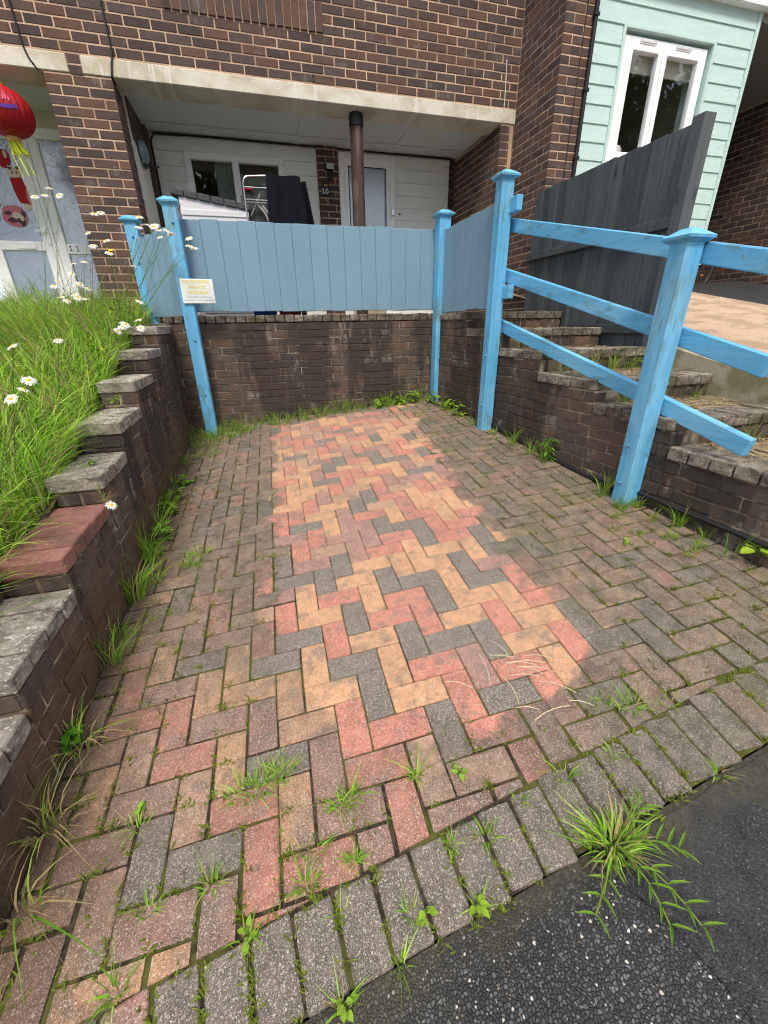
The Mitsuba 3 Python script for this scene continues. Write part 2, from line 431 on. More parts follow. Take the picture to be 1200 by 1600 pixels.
def sheet(xs, ys, fn):
    X, Y = np.meshgrid(xs, ys, indexing='ij')
    v = np.stack([X, Y, fn(X, Y)], -1).reshape(-1, 3)
    a, b = len(xs), len(ys)
    i, j = np.meshgrid(np.arange(a - 1), np.arange(b - 1), indexing='ij')
    q = np.stack([i * b + j, (i + 1) * b + j, (i + 1) * b + j + 1, i * b + j + 1], -1).reshape(-1, 4)
    return v, np.vstack([q[:, [0, 1, 2]], q[:, [0, 2, 3]]])


_O = 'first second third fourth fifth sixth seventh eighth ninth tenth eleventh twelfth thirteenth fourteenth fifteenth sixteenth seventeenth eighteenth nineteenth'.split()
_D = {20: 'twent', 30: 'thirt', 40: 'fort', 50: 'fift'}
ORD = _O + [_D[n // 10 * 10] + ('ieth' if n % 10 == 0 else 'y-' + _O[n % 10 - 1]) for n in range(20, 60)]


def screen_size(v):
    """rough size of a piece in the picture, to tell which 300 show largest"""
    c = v.mean(0) - EYE
    dz = c @ FWD
    right = np.cross(FWD, -DOWN)
    if dz < .15 or abs(c @ right) > dz * 1.05 or abs(c @ DOWN) > dz * 1.38: return 0.0
    return float(1 / dz ** 2)


def pieces(lst, name, holder, mat, stuff_name, most=295):
    """lst of (mesh, uv): the ones that show largest as entries of their own, the rest joined; holder may be one key or each piece's own"""
    order = sorted(range(len(lst)), key=lambda i: -screen_size(lst[i][0][0]))
    big = sorted(i for i in order[:most] if screen_size(lst[i][0][0]) > 0)
    rest = [i for i in range(len(lst)) if i not in set(big)]
    for i in big:
        put(name, lst[i][0], mat, lst[i][2] if len(lst[i]) > 2 else holder, uv=lst[i][1])
    if rest:
        k = put(stuff_name, join([lst[i][0] for i in rest]), mat, holder, uv=juv([lst[i][0] for i in rest], [lst[i][1] for i in rest]))
        tag(k, kind='stuff')


BR, CO = .225, .075


def course_bricks(u0, u1, phase, half_ends=True):
    """stretcher bond: intervals of one course between u0 and u1, joints at phase + k*BR"""
    k = math.floor((u0 - phase) / BR)
    out = []
    while True:
        a, b = phase + k * BR, phase + (k + 1) * BR
        if a >= u1 - .02: break
        a, b = max(a, u0), min(b, u1)
        if b - a > .035: out.append((a, b))
        k += 1
    return out


def brick_panel(O, U, N, rows, span, style, phase=0.0, z0=0.0, depth=.10, jit=.0007, recess=0.0, gap=.0125, bev=.0025, r=rng):
    """bricks of a wall face: O origin, U along, N out of the face; rows of course numbers; span(row) -> list of (u0, u1, phase)"""
    out = []
    for row in rows:
        for (a0, a1, ph) in span(row):
            for a, b in course_bricks(a0, a1, ph):
                la, lb = a + (gap / 2 if a > a0 + 1e-6 else 0), b - (gap / 2 if b < a1 - 1e-6 else 0)
                o = max(r.normal(0, jit * 1.2), -.0015)
                vf = cbox((la, -depth, z0 + row * CO + gap), (lb, o - recess, z0 + (row + 1) * CO), bev, jit * .5, r)
                out.append((at(vf, O, U, N), (r.random(), style)))
    return out


# ------------------------------------------------------------------ ground, road, driveway
def plane_sheet(poly, dz, thick=None):
    """a polygon laid on the sloping ground"""
    v, f = trimesh.creation.triangulate_polygon(poly, engine='earcut')
    v = np.array(v); f = np.array(f)
    z = gz(v[:, 0], v[:, 1]) + dz
    v3 = np.c_[v, z]
    nrm = np.cross(v3[f[:, 1]] - v3[f[:, 0]], v3[f[:, 2]] - v3[f[:, 0]])[:, 2]
    f[nrm < 0] = f[nrm < 0][:, ::-1]
    return v3, f


EDGE = lambda x: .388 + .081 * x          # line between the paving and the road
INNER = lambda x: .573 + .092 * x         # inner line of the soldier course
k = put('ground', plane_sheet(sg.box(-70, -70, 70, 70), -.16), 'm_soil', uv=(0, .9)); tag(k, 'earth under the street and the houses', 'ground', kind='structure')
k = put('road', plane_sheet(sg.Polygon([(-40, -9), (40, -9), (40, EDGE(40)), (2.6, EDGE(2.6)), (-1.3, EDGE(-1.3)), (-40, EDGE(-1.3))]), -.010), 'm_asphalt', uv=(0, 0))
tag(k, 'dark asphalt road with pale stone chips', 'road', kind='structure')
seam = [(.66, .435), (.70, .36), (.752, .284), (.772, .192), (.785, .107), (.81, 0.0), (.86, -.4), (3.6, -.4), (3.6, EDGE(3.6) - .01), (1.4, EDGE(1.4) - .012), (1.0, EDGE(1.0) - .02)]
seam = list(sg.LineString(seam).segmentize(.02).coords)
seam = [(a_ + .014 * (float(meshkit.noise(np.array([a_ * 30, b_ * 30, .5]))) - .5), b_ + .014 * (float(meshkit.noise(np.array([a_ * 30, b_ * 30, 7.5]))) - .5)) for a_, b_ in seam]
k = put('road_patch', plane_sheet(sg.Polygon(seam), -.005), 'm_asphalt', uv=(0, 1)); tag(k, 'smoother dark asphalt patch', 'road', kind='structure')

drive = 'driveway'
used[drive] = 1
LW, BWX, BWA = -.80, 4.863, -.048
def RWX(y): return 1.98 + .06 * (4.5 - y)
bed = plane_sheet(sg.Polygon([(-.86, EDGE(-.86) + .004), (2.45, EDGE(2.45) + .004), (2.45, 4.95), (-.86, 4.95)]), -.0062)
scene[drive] = mikit.ply(bed, 'm_soil', uv=np.tile([0, 0.], (len(bed[0]), 1)))
tag(drive, 'block paved driveway sloping up to the house', 'driveway', kind='structure')
LA, LX, LY, LP = -.0380, .4094, .9758, .103
ca, sa = math.cos(LA), math.sin(LA)
area = sg.Polygon([(-.80, INNER(-.80)), (2.24, INNER(2.24)), (2.24, .9), (RWX(1.1) + .01, 1.1), (RWX(4.6) + .01, 4.6), (RWX(4.7), BWX + BWA * 2), (-.80, BWX - BWA * .8), ])
known = {}
for code, txt in (('D', '0,0 -2,2 2,0 0,4 1,3 2,6 5,-1 4,8 6,10 8,12 0,8 3,11 1,13 2,12 -2,6 -3,3 -5,5 -6,4 3,3 7,3 7,1 -3,9 5,-2'),
                  ('R', '-2,0 -3,1 1,1 1,-1 4,0 3,1 0,2 1,5 -1,5 0,6 4,12 1,11 -3,5 -3,7 -5,7 -6,6 4,4 6,0 6,2 0,10 4,10 3,15 -1,8'),
                  ('O', '-1,3 -1,1 5,1 3,7 5,9 7,11 1,9 2,10 5,13 6,14 2,14 -1,7 -2,4 -4,4 -4,6 -4,2 -5,1 2,4 5,5 3,5 5,3 4,2 2,8 3,9 4,9')):
    for s in txt.split(): known[tuple(map(int, s.split(',')))] = code
prng = np.random.default_rng(21)
pav = []


def lat(u, v): return LX + LP * (ca * u - sa * v), LY + LP * (sa * u + ca * v)


def in_clean(x, y): return .0 < x < 1.3 and .85 < y < 4.7


for cu in range(-16, 24):
    for cv in range(-10, 44):
        m = (cv - cu) % 4
        if m == 1: u0, u1, v0, v1, top = cu, cu + 2, cv, cv + 1, (cu, cv + 1)
        elif m == 2: u0, u1, v0, v1, top = cu, cu + 1, cv, cv + 2, (cu, cv + 2)
        else: continue
        cx, cy = lat((u0 + u1) / 2, (v0 + v1) / 2)
        if not (-1.1 < cx < 2.5 and .2 < cy < 5.2): continue
        g = .019 if in_clean(cx, cy) else .036
        quad = sg.Polygon([lat(u0 + g, v0 + g), lat(u1 - g, v0 + g), lat(u1 - g, v1 - g), lat(u0 + g, v1 - g)])
        c = known.get(top)
        r = prng.random()
        col = {'O': .1, 'R': .3, 'D': .5}[c] if c else (.1 if r < .28 else .3 if r < .52 else .5 if r < .64 else .7 if r < .82 else .9)
        tilt = prng.normal(0, .006, 2); dz = prng.normal(0, .0009)
        inside = quad.intersection(area)
        if inside.area < .0022: continue
        if inside.area > quad.area * .985:
            h = np.array([(u1 - u0) / 2 - g, (v1 - v0) / 2 - g]) * LP
            v, f = cbox((-h[0], -h[1], -.04), (h[0], h[1], 0), .0035, .0007, prng)
            v[:, 2] += v[:, 0] * tilt[0] + v[:, 1] * tilt[1] + dz
            if not in_clean(cx, cy):
                cx, cy = cx + prng.normal(0, .0014), cy + prng.normal(0, .0014); w_ = prng.normal(0, .009)
                v[:, :2] = v[:, :2] @ np.array([[1, w_], [-w_, 1]])
            X, Y = cx + ca * v[:, 0] - sa * v[:, 1], cy + sa * v[:, 0] + ca * v[:, 1]
            pav.append(((np.c_[X, Y, gz(X, Y) + v[:, 2]], f), (col, prng.random())))
        else:
            for g_ in getattr(inside, 'geoms', [inside]):
                g_ = g_.buffer(-.004, join_style=2)
                if g_.is_empty or g_.area < .0012 or g_.geom_type != 'Polygon': continue
                v, f = prism(g_.simplify(.002), -.04, 0)
                v[:, 2] += gz(v[:, 0], v[:, 1]) + dz
                pav.append(((v, f), (col, prng.random())))
# soldier course along the road
x = .014 - .104 * 10
wd = .104
al = math.atan(.089)
while x < 2.45:
    g = .0095
    L_ = INNER(x) - EDGE(x)
    h = np.array([(wd - g) / 2, L_ / 2 - .004])
    v, f = cbox((-h[0], -h[1], -.05), (h[0], h[1], 0), .004, .0009, prng)
    ang = math.radians(-8.2 * (x + wd / 2 - .55)) + prng.normal(0, .012)
    cx, cy = x + wd / 2, (EDGE(x + wd / 2) + INNER(x + wd / 2)) / 2 + prng.normal(0, .003)
    X, Y = cx + math.cos(ang) * v[:, 0] - math.sin(ang) * v[:, 1], cy + math.sin(ang) * v[:, 0] + math.cos(ang) * v[:, 1]
    pav.append(((np.c_[X, Y, gz(X, Y) + v[:, 2] + prng.normal(0, .001)], f), (.5 if prng.random() < .9 else .9, prng.random())))
    x += wd
pieces(pav, 'paver', drive, 'm_paver', 'far_paving')

# ------------------------------------------------------------------ garden walls
wrng = np.random.default_rng(5)
# left wall, its steps falling towards the road
lw = thing('brick_retaining_wall', 'soil stained brick wall with stepped copings holding back the long grass', 'wall')
LY_ = [5.45, 4.20, 3.68, 3.13, 2.62, 2.16, 1.60, 1.14, .66, .42]
LZ_ = [1.372, 1.372, 1.205, 1.043, .882, .720, .588, .460, .330, .2]
bricks, mort, caps = [], [], []
base = lambda y: gz(LW, y) - .05
for i in range(1, 9):
    ya, yb, zt = LY_[i], (BWX + .045 if i == 1 else LY_[i - 1]), LZ_[i]
    mort.append(cbox((LW - .205, ya + .006, base(ya) - .3), (LW - .006, yb + (.006 if i > 1 else 0), zt - .068), .001))
    n = int((zt - .07 - base(ya)) / CO) + 1
    for row in range(n):
        z1 = zt - .075 - row * CO
        # face towards the drive
        for a, b in course_bricks(ya, yb, .1125 * (row % 2) + .03 * i):
            d = wrng.normal(0, .0016)
            vf = cbox((LW - .10, a + .005, z1 - .065), (LW + d, b - .005, z1), .004, .0010, wrng)
            bricks.append((vf, (wrng.random(), .8)))
        # riser end, towards the road
        if row < 2:
            for a, b in ((LW - .212, LW - .112), (LW - .098, LW - .012)) if row == 0 else ((LW - .212, LW - .012),):
                bricks.append((cbox((a, ya + .001, z1 - .065), (b, ya + .09, z1), .004, .0010, wrng), (wrng.random(), .4)))
    # coping of bricks laid across the wall
    nb = max(2, round((yb - ya) / .112)) if i > 1 else 6
    ys = np.linspace(ya - .012, yb - .014 if i > 1 else BWX + .03, nb + 1)
    for j in range(nb):
        vf = cbox((LW - .222 + wrng.normal(0, .004), ys[j] + .004, zt - .066), (LW + .005 + wrng.normal(0, .002), ys[j + 1] - .004, zt + wrng.normal(0, .0015)), .005, .0005, wrng)
        caps.append((vf, (.3 if i != 6 else .0, .4), i))
put('mortar', join(mort), 'm_mortar', lw, uv=(0, .8))
pieces(bricks, 'brick', lw, 'm_brick', 'hidden_brick')
for vf, uv, i in caps:
    if i == 6: key = put('coping_brick', vf, 'm_redbrick', lw, uv=uv); tag(key, 'newer red coping brick')
    else: put('coping_brick', vf, 'm_concrete', lw, uv=uv)

# wall at the end of the drive
bw = thing('brick_retaining_wall', 'dark brick wall at the end of the drive under the blue boards', 'wall')
BU = np.array([math.cos(BWA), math.sin(BWA), 0]); BN = np.array([math.sin(BWA), -math.cos(BWA), 0]); BO = np.array([0, BWX, 0])
TOPZ = 1.386
mortbw = at(cbox((-.86, -.22, -.2), (2.02, -.006, TOPZ), .001), BO, BU, BN)
put('mortar', mortbw, 'm_mortar', bw, uv=(0, .4))
lst = brick_panel(BO, BU, BN, range(-15, 0), lambda r: [(-.80, 2.02, (.0 if r % 2 else .1125) + wrng.normal(0, .006))], .4, z0=TOPZ, jit=.0012, r=wrng, gap=.009)
pieces(lst, 'brick', bw, 'm_brick', 'hidden_brick')
u = -.86
while u < 2.0:
    w = .0985
    vf = cbox((u + .004, -.215, TOPZ + .008), (min(u + w, 2.02) - .004, .006 + wrng.normal(0, .002), TOPZ + .077 + wrng.normal(0, .002)), .007, .0014, wrng)
    put('coping_brick', at(vf, BO, BU, BN), 'm_concrete', bw, uv=(0, .5))
    u += w

# right wall carrying the steps
rw = thing('brick_retaining_wall', 'stepped brick wall along the right of the drive below the handrail', 'wall')
RU = np.array([-.06, 1, 0]) / math.hypot(.06, 1); RN = np.array([-RU[1], RU[0], 0]); RO = np.array([RWX(0), 0, 0])
SY = [-.4, 1.13, 1.712, 2.30, 2.892, 3.45, 4.02, 4.80]
SZ = [.565, .712, .860, 1.002, 1.155, 1.305, 1.455]
mort, lst = [], []
for i in range(7):
    a, b = SY[i], SY[i + 1]
    mort.append(at(cbox((a + .006, -.20, -.2), (b + .006, -.006, SZ[i] - .068), .001), RO, RU, RN))
    n = int((SZ[i] + .05) / CO)
    for row in range(n):
        z1 = SZ[i] - .078 - row * CO
        for p, q in course_bricks(a, b, .1125 * (row % 2) + .05 * i):
            vf = cbox((p + .0045, -.10, z1 - .066), (q - .0045, wrng.normal(0, .0014), z1), .004, .0010, wrng)
            lst.append((at(vf, RO, RU, RN), (wrng.random(), .4)))
    nb = round((b - a) / .108)
    ys = np.linspace(a + .004, b, nb + 1)
    for j in range(nb):
        vf = cbox((ys[j] + .004, -.212, SZ[i] - .068), (ys[j + 1] - .004, .008 + wrng.normal(0, .003), SZ[i] + wrng.normal(0, .0015)), .006, .0006, wrng)
        put('coping_brick', at(vf, RO, RU, RN), 'm_concrete', rw, uv=(0, .5))
put('mortar', join(mort), 'm_mortar', rw, uv=(0, .4))
pieces(lst, 'brick', rw, 'm_brick', 'hidden_brick')

st = thing('garden_steps', 'wide weedy brick steps climbing beside the drive to the porch', 'steps')
XR = 3.10
for i in range(7):
    a, b, z = SY[i], SY[i + 1], SZ[i]
    x0 = RWX(a) + .215
    step = put('step', join([cbox((x0 - .02, a + .012, z - .5), (XR, b + .35, z - .068), .001), cbox((x0 - .01, a + .21, z - .07), (XR, b + .012, z - .014), .004)]), 'm_soil', st, uv=(0, .9))
    n = round((XR - x0) / .108)
    xs = np.linspace(x0, XR, n + 1)
    for j in range(n):
        vf = cbox((xs[j] + .004, a - .012 + wrng.normal(0, .0015), z - .066), (xs[j + 1] - .004, a + .205, z + wrng.normal(0, .0015)), .006, .0006, wrng)
        put('nosing_brick', vf, 'm_concrete', step, uv=(.0, .5))
    for p, q in course_bricks(x0, XR, .06 * i):
        vf = cbox((p + .005, a + .004 + wrng.normal(0, .002), z - .152), (q - .005, a + .1, z - .077), .005, .0014, wrng)
        put('riser_brick', vf, 'm_brick', step, uv=(wrng.random(), .4))

# ramp and its edge
def rampz(x, y): return 1.03 + .05 * (x - 3.1) + .20 * (y - 2.0)
k = put('ramp', sheet(np.linspace(3.2, 5.47, 12), np.linspace(-.5, 6, 30), lambda X, Y: rampz(X, Y) + .006 * (meshkit.fbm(np.stack([X * 2, Y * 2, 0 * X], -1), 3) - .5)), 'm_concrete', uv=(0, .8)); tag(k, 'tan concrete drive beside the steps', 'ramp', kind='structure')
k = put('side_road', sheet(np.linspace(5.47, 7.0, 4), np.linspace(-.5, 10, 12), lambda X, Y: rampz(X, np.minimum(Y, 5.4)) - .006), 'm_asphalt', uv=(0, 1)); tag(k, 'grey asphalt strip below the dark brick wall', 'path', kind='structure')
ys = np.linspace(-.5, 2.84, 18)
v = []
for y in ys:
    z = float(rampz(3.1, y))
    v += [(3.105, y, -.1), (3.105, y, z - .008), (3.115, y, z + .002), (3.2, y, z + .012), (3.21, y, -.1)]
q = [[i * 5 + j, (i + 1) * 5 + j, (i + 1) * 5 + j + 1, i * 5 + j + 1] for i in range(len(ys) - 1) for j in range(4)]
k = put('ramp_kerb', (np.array(v), np.array(q)[:, ::-1]), 'm_concrete', uv=(0, 1)); tag(k, 'low mossy concrete wall between the steps and the ramp', 'kerb', kind='structure')

# ------------------------------------------------------------------ the brick house
YF, YR, XI, ZB = 5.622, 4.855, 3.262, 3.608
house = thing('brick_house', 'dark brick house with a concrete lintel over its recessed porch', 'house')
hrng = np.random.default_rng(11)
HB = []
X, Yv, Z = np.eye(3)
wall = put('wall', cbox((-7, YF + .0042, ZB - .002), (XI, YF + .22, 6.2), .001), 'm_mortar', house, uv=(0, 0))
# courses start at the lintel; a panel of upright bricks breaks three of them
PA, PB = -.425, 1.040
fx0 = -1.3402
def span(r):
    ph = fx0 + (0 if r % 2 == 0 else .1125)
    return [(-2.3, PA, ph), (PB, XI - .004, ph)] if 5 <= r < 8 or 9 <= r < 12 else [(-2.3, XI - .004, ph)]
L_ = brick_panel((0, YF, 0), X, -Yv, range(0, 30), span, 0, z0=ZB, jit=.0008, r=hrng)
for r0 in (5, 9):
    for xx in np.arange(PA, PB - .03, .0773):
        L_.append((cbox((xx + .004, YF - .014, ZB + r0 * CO + .012), (xx + .0695, YF + .09, ZB + (r0 + 3) * CO), .003, .0006, hrng), (hrng.random(), 0)))
HB += [(a, b, wall) for a, b in L_]
L_ = brick_panel((0, YF, 0), X, -Yv, range(0, 30), lambda r: [(-6.9, -2.31, fx0 + (0 if r % 2 == 0 else .1125))], 0, z0=ZB, jit=.0008, r=hrng)
HB += [(a, b, wall) for a, b in L_]
# return wall with its outer corner
ret = put('wall', cbox((XI + .0042, YR + .0042, 1.0), (3.60, YF + .3, 6.2), .001), 'm_mortar', house, uv=(0, 0))
rows = range(-30, 22)
L_ = []
for r in rows:
    z0 = ZB + r * CO
    odd = r % 2
    # face towards the left
    for a, b in course_bricks(YR, YF + .001, YR + (.0 if odd else -.1125)):
        fa = a + (.005 if a > YR + 1e-4 else 0)
        L_.append((cbox((XI, fa, z0 + .0125), (XI + .102, b - .006, z0 + CO), .0025, .0005, hrng), (hrng.random(), 0)))
    # face towards the street
    for a, b in course_bricks(XI + (.107 if odd else .0), 3.60, XI + (.107 if odd else .0)):
        L_.append((cbox((a + (.005 if odd or a > XI + .01 else .103), YR, z0 + .0125), (b - .006, YR + .1, z0 + CO), .0025, .0005, hrng), (hrng.random(), 0)) if (odd or a > XI + .01 or True) else None)
HB += [(a, b, ret) for a, b in L_]
# left pier
pier = put('pier', cbox((-1.517, YF + .0042, 1.2), (-.9742, 5.96, 3.470), .001), 'm_mortar', house, uv=(0, 0))
L_ = brick_panel((0, YF, 0), X, -Yv, range(-30, -2), lambda r: [(-1.521, -.97, -1.521 + (0 if r % 2 else .1125))], 0, z0=ZB, jit=.0006, r=hrng)
for r in range(-30, -2):
    for a, b in course_bricks(YF + .104, 5.964, YF + (.104 if r % 2 else -.0)):
        L_.append((cbox((-1.0, a + .005, ZB + r * CO + .01), (-.97, b - .005, ZB + (r + 1) * CO), .003, .0005, hrng), (hrng.random(), 0)))
# the two bricks of the pier that reach up through the lintel
for a, b in ((-2, -1), (-1, 0)):
    L_.append((cbox((-1.305, YF - .004, ZB + a * CO + .008), (-1.20, YF + .06, ZB + b * CO - .002), .003, .0005, hrng), (hrng.random(), 0)))
HB += [(a, b, pier) for a, b in L_]
# porch right wall under the lintel
pw = put('wall', cbox((3.0892, YF + .0042, 1.2), (3.255, 6.95, 3.478), .001), 'm_mortar', house, uv=(0, 0))
L_ = []
for r in range(-30, -1):
    z0 = ZB + r * CO
    if z0 + CO > 3.48: continue
    for a, b in course_bricks(YF, 6.93, YF + (0 if r % 2 else .1125)):
        L_.append((cbox((3.085, a + (.005 if a > YF + .001 else 0), z0 + .01), (3.185, b - .005, z0 + CO), .003, .0005, hrng), (hrng.random(), 0)))
    L_.append((cbox((3.188, YF + .001, z0 + .01), (3.205, YF + .09, z0 + CO), .002), (hrng.random(), 0)))
HB += [(a, b, pw) for a, b in L_]
# brick strip between window and door
sp = put('porch_pier', cbox((1.088, 6.829, 1.2), (1.362, 7.0, 3.49), .001), 'm_mortar', house, uv=(0, 0))
L_ = brick_panel((0, 6.825, 0), X, -Yv, range(-30, -1), lambda r: [(1.085, 1.365, 1.085 + (0 if r % 2 else -.1125))], 0, z0=ZB, jit=.0006, r=hrng)
L_ += brick_panel((0, 6.87, 0), X, -Yv, range(-30, -1), lambda r: [(2.995, 3.085, 2.995 - (0 if r % 2 else .1125))], 0, z0=ZB, jit=.0006, r=hrng)
HB += [(a, b, sp) for a, b in L_]
order = sorted(range(len(HB)), key=lambda i: -screen_size(HB[i][0][0]) * (0 if HB[i][0][0][:, 2].mean() > 4.62 else 1) * (.2 if HB[i][2] in (sp,) else 1) * (0 if HB[i][0][0][:, 2].mean() < 2.2 else 1) * (0.45 if HB[i][2] in (pw,) else 1))
big = set(order[:298])
for i in sorted(big): put('brick', HB[i][0], 'm_brick', HB[i][2], uv=HB[i][1])
for w in (wall, ret, pier, pw, sp):
    rest = [h for i, h in enumerate(HB) if i not in big and h[2] == w]
    if rest:
        k = put('brickwork', join([h[0] for h in rest]), 'm_brick', w, uv=juv([h[0] for h in rest], [h[1] for h in rest])); tag(k, kind='stuff')
for x_, z_ in ((.9098, ZB + .014), (-.878, ZB + .014)):
    put('weep_hole', cbox((x_ - .008, YF - .003, z_), (x_ + .008, YF + .02, z_ + .062), .002), 'm_black', house)
# lintel beam, two lengths
k = put('lintel', cbox((-1.195, YF - .006, 3.476), (XI + .005, 5.962, ZB - .004), .006, .0), 'm_concrete', house, uv=(0, 0))
put('lintel', cbox((-7, YF - .007, 3.474), (-1.31, 5.96, ZB - .005), .006), 'm_concrete', house, uv=(0, 0))
put('mortar', cbox((-1.306, YF - .001, 3.474), (-1.197, 5.95, ZB - .006), .001), 'm_mortar', house, uv=(0, 0))
# porch ceiling in three sheets with cover strips
for a, b in ((-.97, .815), (.855, 2.1), (2.14, 3.085)):
    put('ceiling_panel', cbox((a, 5.964, 3.50), (b, 6.585, 3.53), .003), 'm_soffit', house)
    put('ceiling_panel', cbox((a, 6.60, 3.50), (b, 7.0, 3.53), .003), 'm_soffit', house)
put('ceiling_strip', join([cbox((-.97, 6.575, 3.492), (3.085, 6.61, 3.4985), .002), cbox((.808, 5.966, 3.490), (.862, 6.98, 3.4915 + .007), .002), cbox((2.093, 5.966, 3.490), (2.147, 6.98, 3.4985), .002)]), 'm_soffit', house)
put('ceiling_panel', cbox((-7, 5.962, 3.50), (-1.52, 6.75, 3.53), .003), 'm_soffit', house)
put('roof', cbox((-7, YF + .23, 3.56), (3.25, 9.5, 3.9), .01), 'm_soffit', house)
# back wall of the porch: white boards round the window
YB = 6.861
WIN = (-.56, .645, 2.62, 3.335)
bz = np.arange(1.40, 3.48, .148)
for z in bz:
    zt = min(z + .146, 3.488)
    for a, b in ((-.905, 1.083), (2.172, 2.99)):
        cuts = [(a, b)] if not (a < 0 and z + .1 > WIN[2] and z + .02 < WIN[3]) else [(a, WIN[0] - .02), (WIN[1] + .02, b)]
        for p, q in cuts: put('cladding_board', cbox((p, YB - .008 + .003 * hrng.random(), z + .001), (q, YB + .02, zt), .004), 'm_clad', house, uv=(hrng.random(), .4))
put('backing', join([cbox((-.95, YB + .013, 1.2), (WIN[0] - .004, 7.1, 3.49), .001), cbox((WIN[1] + .004, YB + .013, 1.2), (1.085, 7.1, 3.49), .001), cbox((WIN[0], YB + .013, 1.2), (WIN[1], 7.1, WIN[2] - .004), .001), cbox((WIN[0], YB + .013, WIN[3] + .004), (WIN[1], 7.1, 3.49), .001), cbox((2.168, YB + .013, 1.2), (2.995, 7.1, 3.49), .001)]), 'm_upvc', house)


def frame(x0, x1, z0, z1, y0, y1, w, ww=None):
    ww = ww or w
    return join([cbox((x0, y0, z0), (x0 + w, y1, z1), .006), cbox((x1 - w, y0, z0), (x1, y1, z1), .006), cbox((x0 + w, y0 + .001, z0), (x1 - w, y1, z0 + ww), .006), cbox((x0 + w, y0 + .001, z1 - ww), (x1 - w, y1, z1), .006)])


def pane(x0, x1, z0, z1, y): return np.array([[x0, y, z0], [x1, y, z0], [x1, y, z1], [x0, y, z1]]), np.array([[0, 1, 2], [0, 2, 3]])


w1 = put('window', frame(WIN[0], WIN[1], WIN[2], WIN[3], YB - .03, YB + .05, .075), 'm_upvc', house)
put('mullion', cbox((-.005, YB - .028, WIN[2] + .075), (.080, YB + .048, WIN[3] - .075), .005), 'm_upvc', w1)
put('trickle_vent', cbox((-.10, YB - .045, WIN[3] - .03), (.25, YB - .031, WIN[3] - .008), .003), 'm_upvc', w1)
for a, b in ((-.485, -.005), (.080, .57)): put('pane', pane(a, b, WIN[2] + .075, WIN[3] - .075, YB + .01), 'm_glass', w1)
put('room', join([pane(-.9, 1.0, 2.0, 3.6, 10.6), (np.array([[-.9, 7.11, 2.0], [-.9, 10.6, 2.0], [-.9, 10.6, 3.6], [-.9, 7.11, 3.6]]), np.array([[0, 1, 2], [0, 2, 3]])), (np.array([[1., 7.11, 2.0], [1., 10.6, 2.0], [1., 10.6, 3.6], [1., 7.11, 3.6]]), np.array([[0, 1, 2], [0, 2, 3]])), (np.array([[-.9, 7.11, 3.55], [1., 7.11, 3.55], [1., 10.6, 3.55], [-.9, 10.6, 3.55]]), np.array([[0, 1, 2], [0, 2, 3]])), (np.array([[-.9, 7.11, 2.0], [1., 7.11, 2.0], [1., 10.6, 2.0], [-.9, 10.6, 2.0]]), np.array([[0, 1, 2], [0, 2, 3]]))]), 'm_dark_room', w1)
cx = np.linspace(-.22, .0, 40)
v = np.vstack([np.c_[cx, 7.02 + .018 * np.sin(cx * 150), 0 * cx + z] for z in (2.3, 3.35)])
f = [[i, i + 1, 41 + i] for i in range(39)] + [[i, 41 + i, 40 + i] for i in range(39)]
put('curtain', (v, np.array(f)), 'm_curtain', w1, smooth=True)
cx = np.linspace(.08, .62, 70)
v = np.vstack([np.c_[cx, 7.06 + .010 * np.sin(cx * 120), 0 * cx + z] for z in (2.3, 3.20)])
f = [[i, i + 1, 71 + i] for i in range(69)] + [[i, 71 + i, 70 + i] for i in range(69)]
put('curtain', (v, np.array(f)), 'm_curtain', w1, smooth=True)
# front door, number ten
dr1 = put('door', join([frame(1.368, 2.168, 1.40, 3.455, YB - .035, YB + .05, .075), frame(1.446, 2.09, 1.42, 3.378, YB - .022, YB + .03, .062, .07)]), 'm_upvc', house)
put('pane', pane(1.505, 2.03, 1.6, 3.31, YB), 'm_frosted', dr1, uv=(0, 0))
put('bead', frame(1.500, 2.036, 1.59, 3.316, YB - .026, YB - .02, .012), 'm_black', dr1)
put('door_lock', cbox((2.102, YB - .062, 2.775), (2.150, YB - .036, 2.855), .006), 'm_steel', dr1)
# left-hand porch side: cream panel and dark corner board
put('side_panel', cbox((-1.05, 5.966, 1.2), (-.952, 6.66, 3.49), .002), 'm_cream', house)
put('corner_board', cbox((-.955, 6.66, 1.2), (-.91, 6.852, 3.49), .003), 'm_board', house, uv=(.5, .8))
put('beam', cbox((-1.05, 5.97, 3.14), (-.935, 6.655, 3.49), .004), 'm_board', house, uv=(.2, .8))
# porch post
put('porch_post', join([at(lathe([(.074, 0), (.074, 1.96), (0, 1.96)], 28), (1.385, 5.80, 1.40))]), 'm_board', house, smooth=True, uv=(.4, .8))
put('post_collar', at(lathe([(.0, 0), (.079, 0), (.079, .11), (0, .11)], 28), (1.385, 5.80, 3.366)), 'm_black', house, smooth=30)
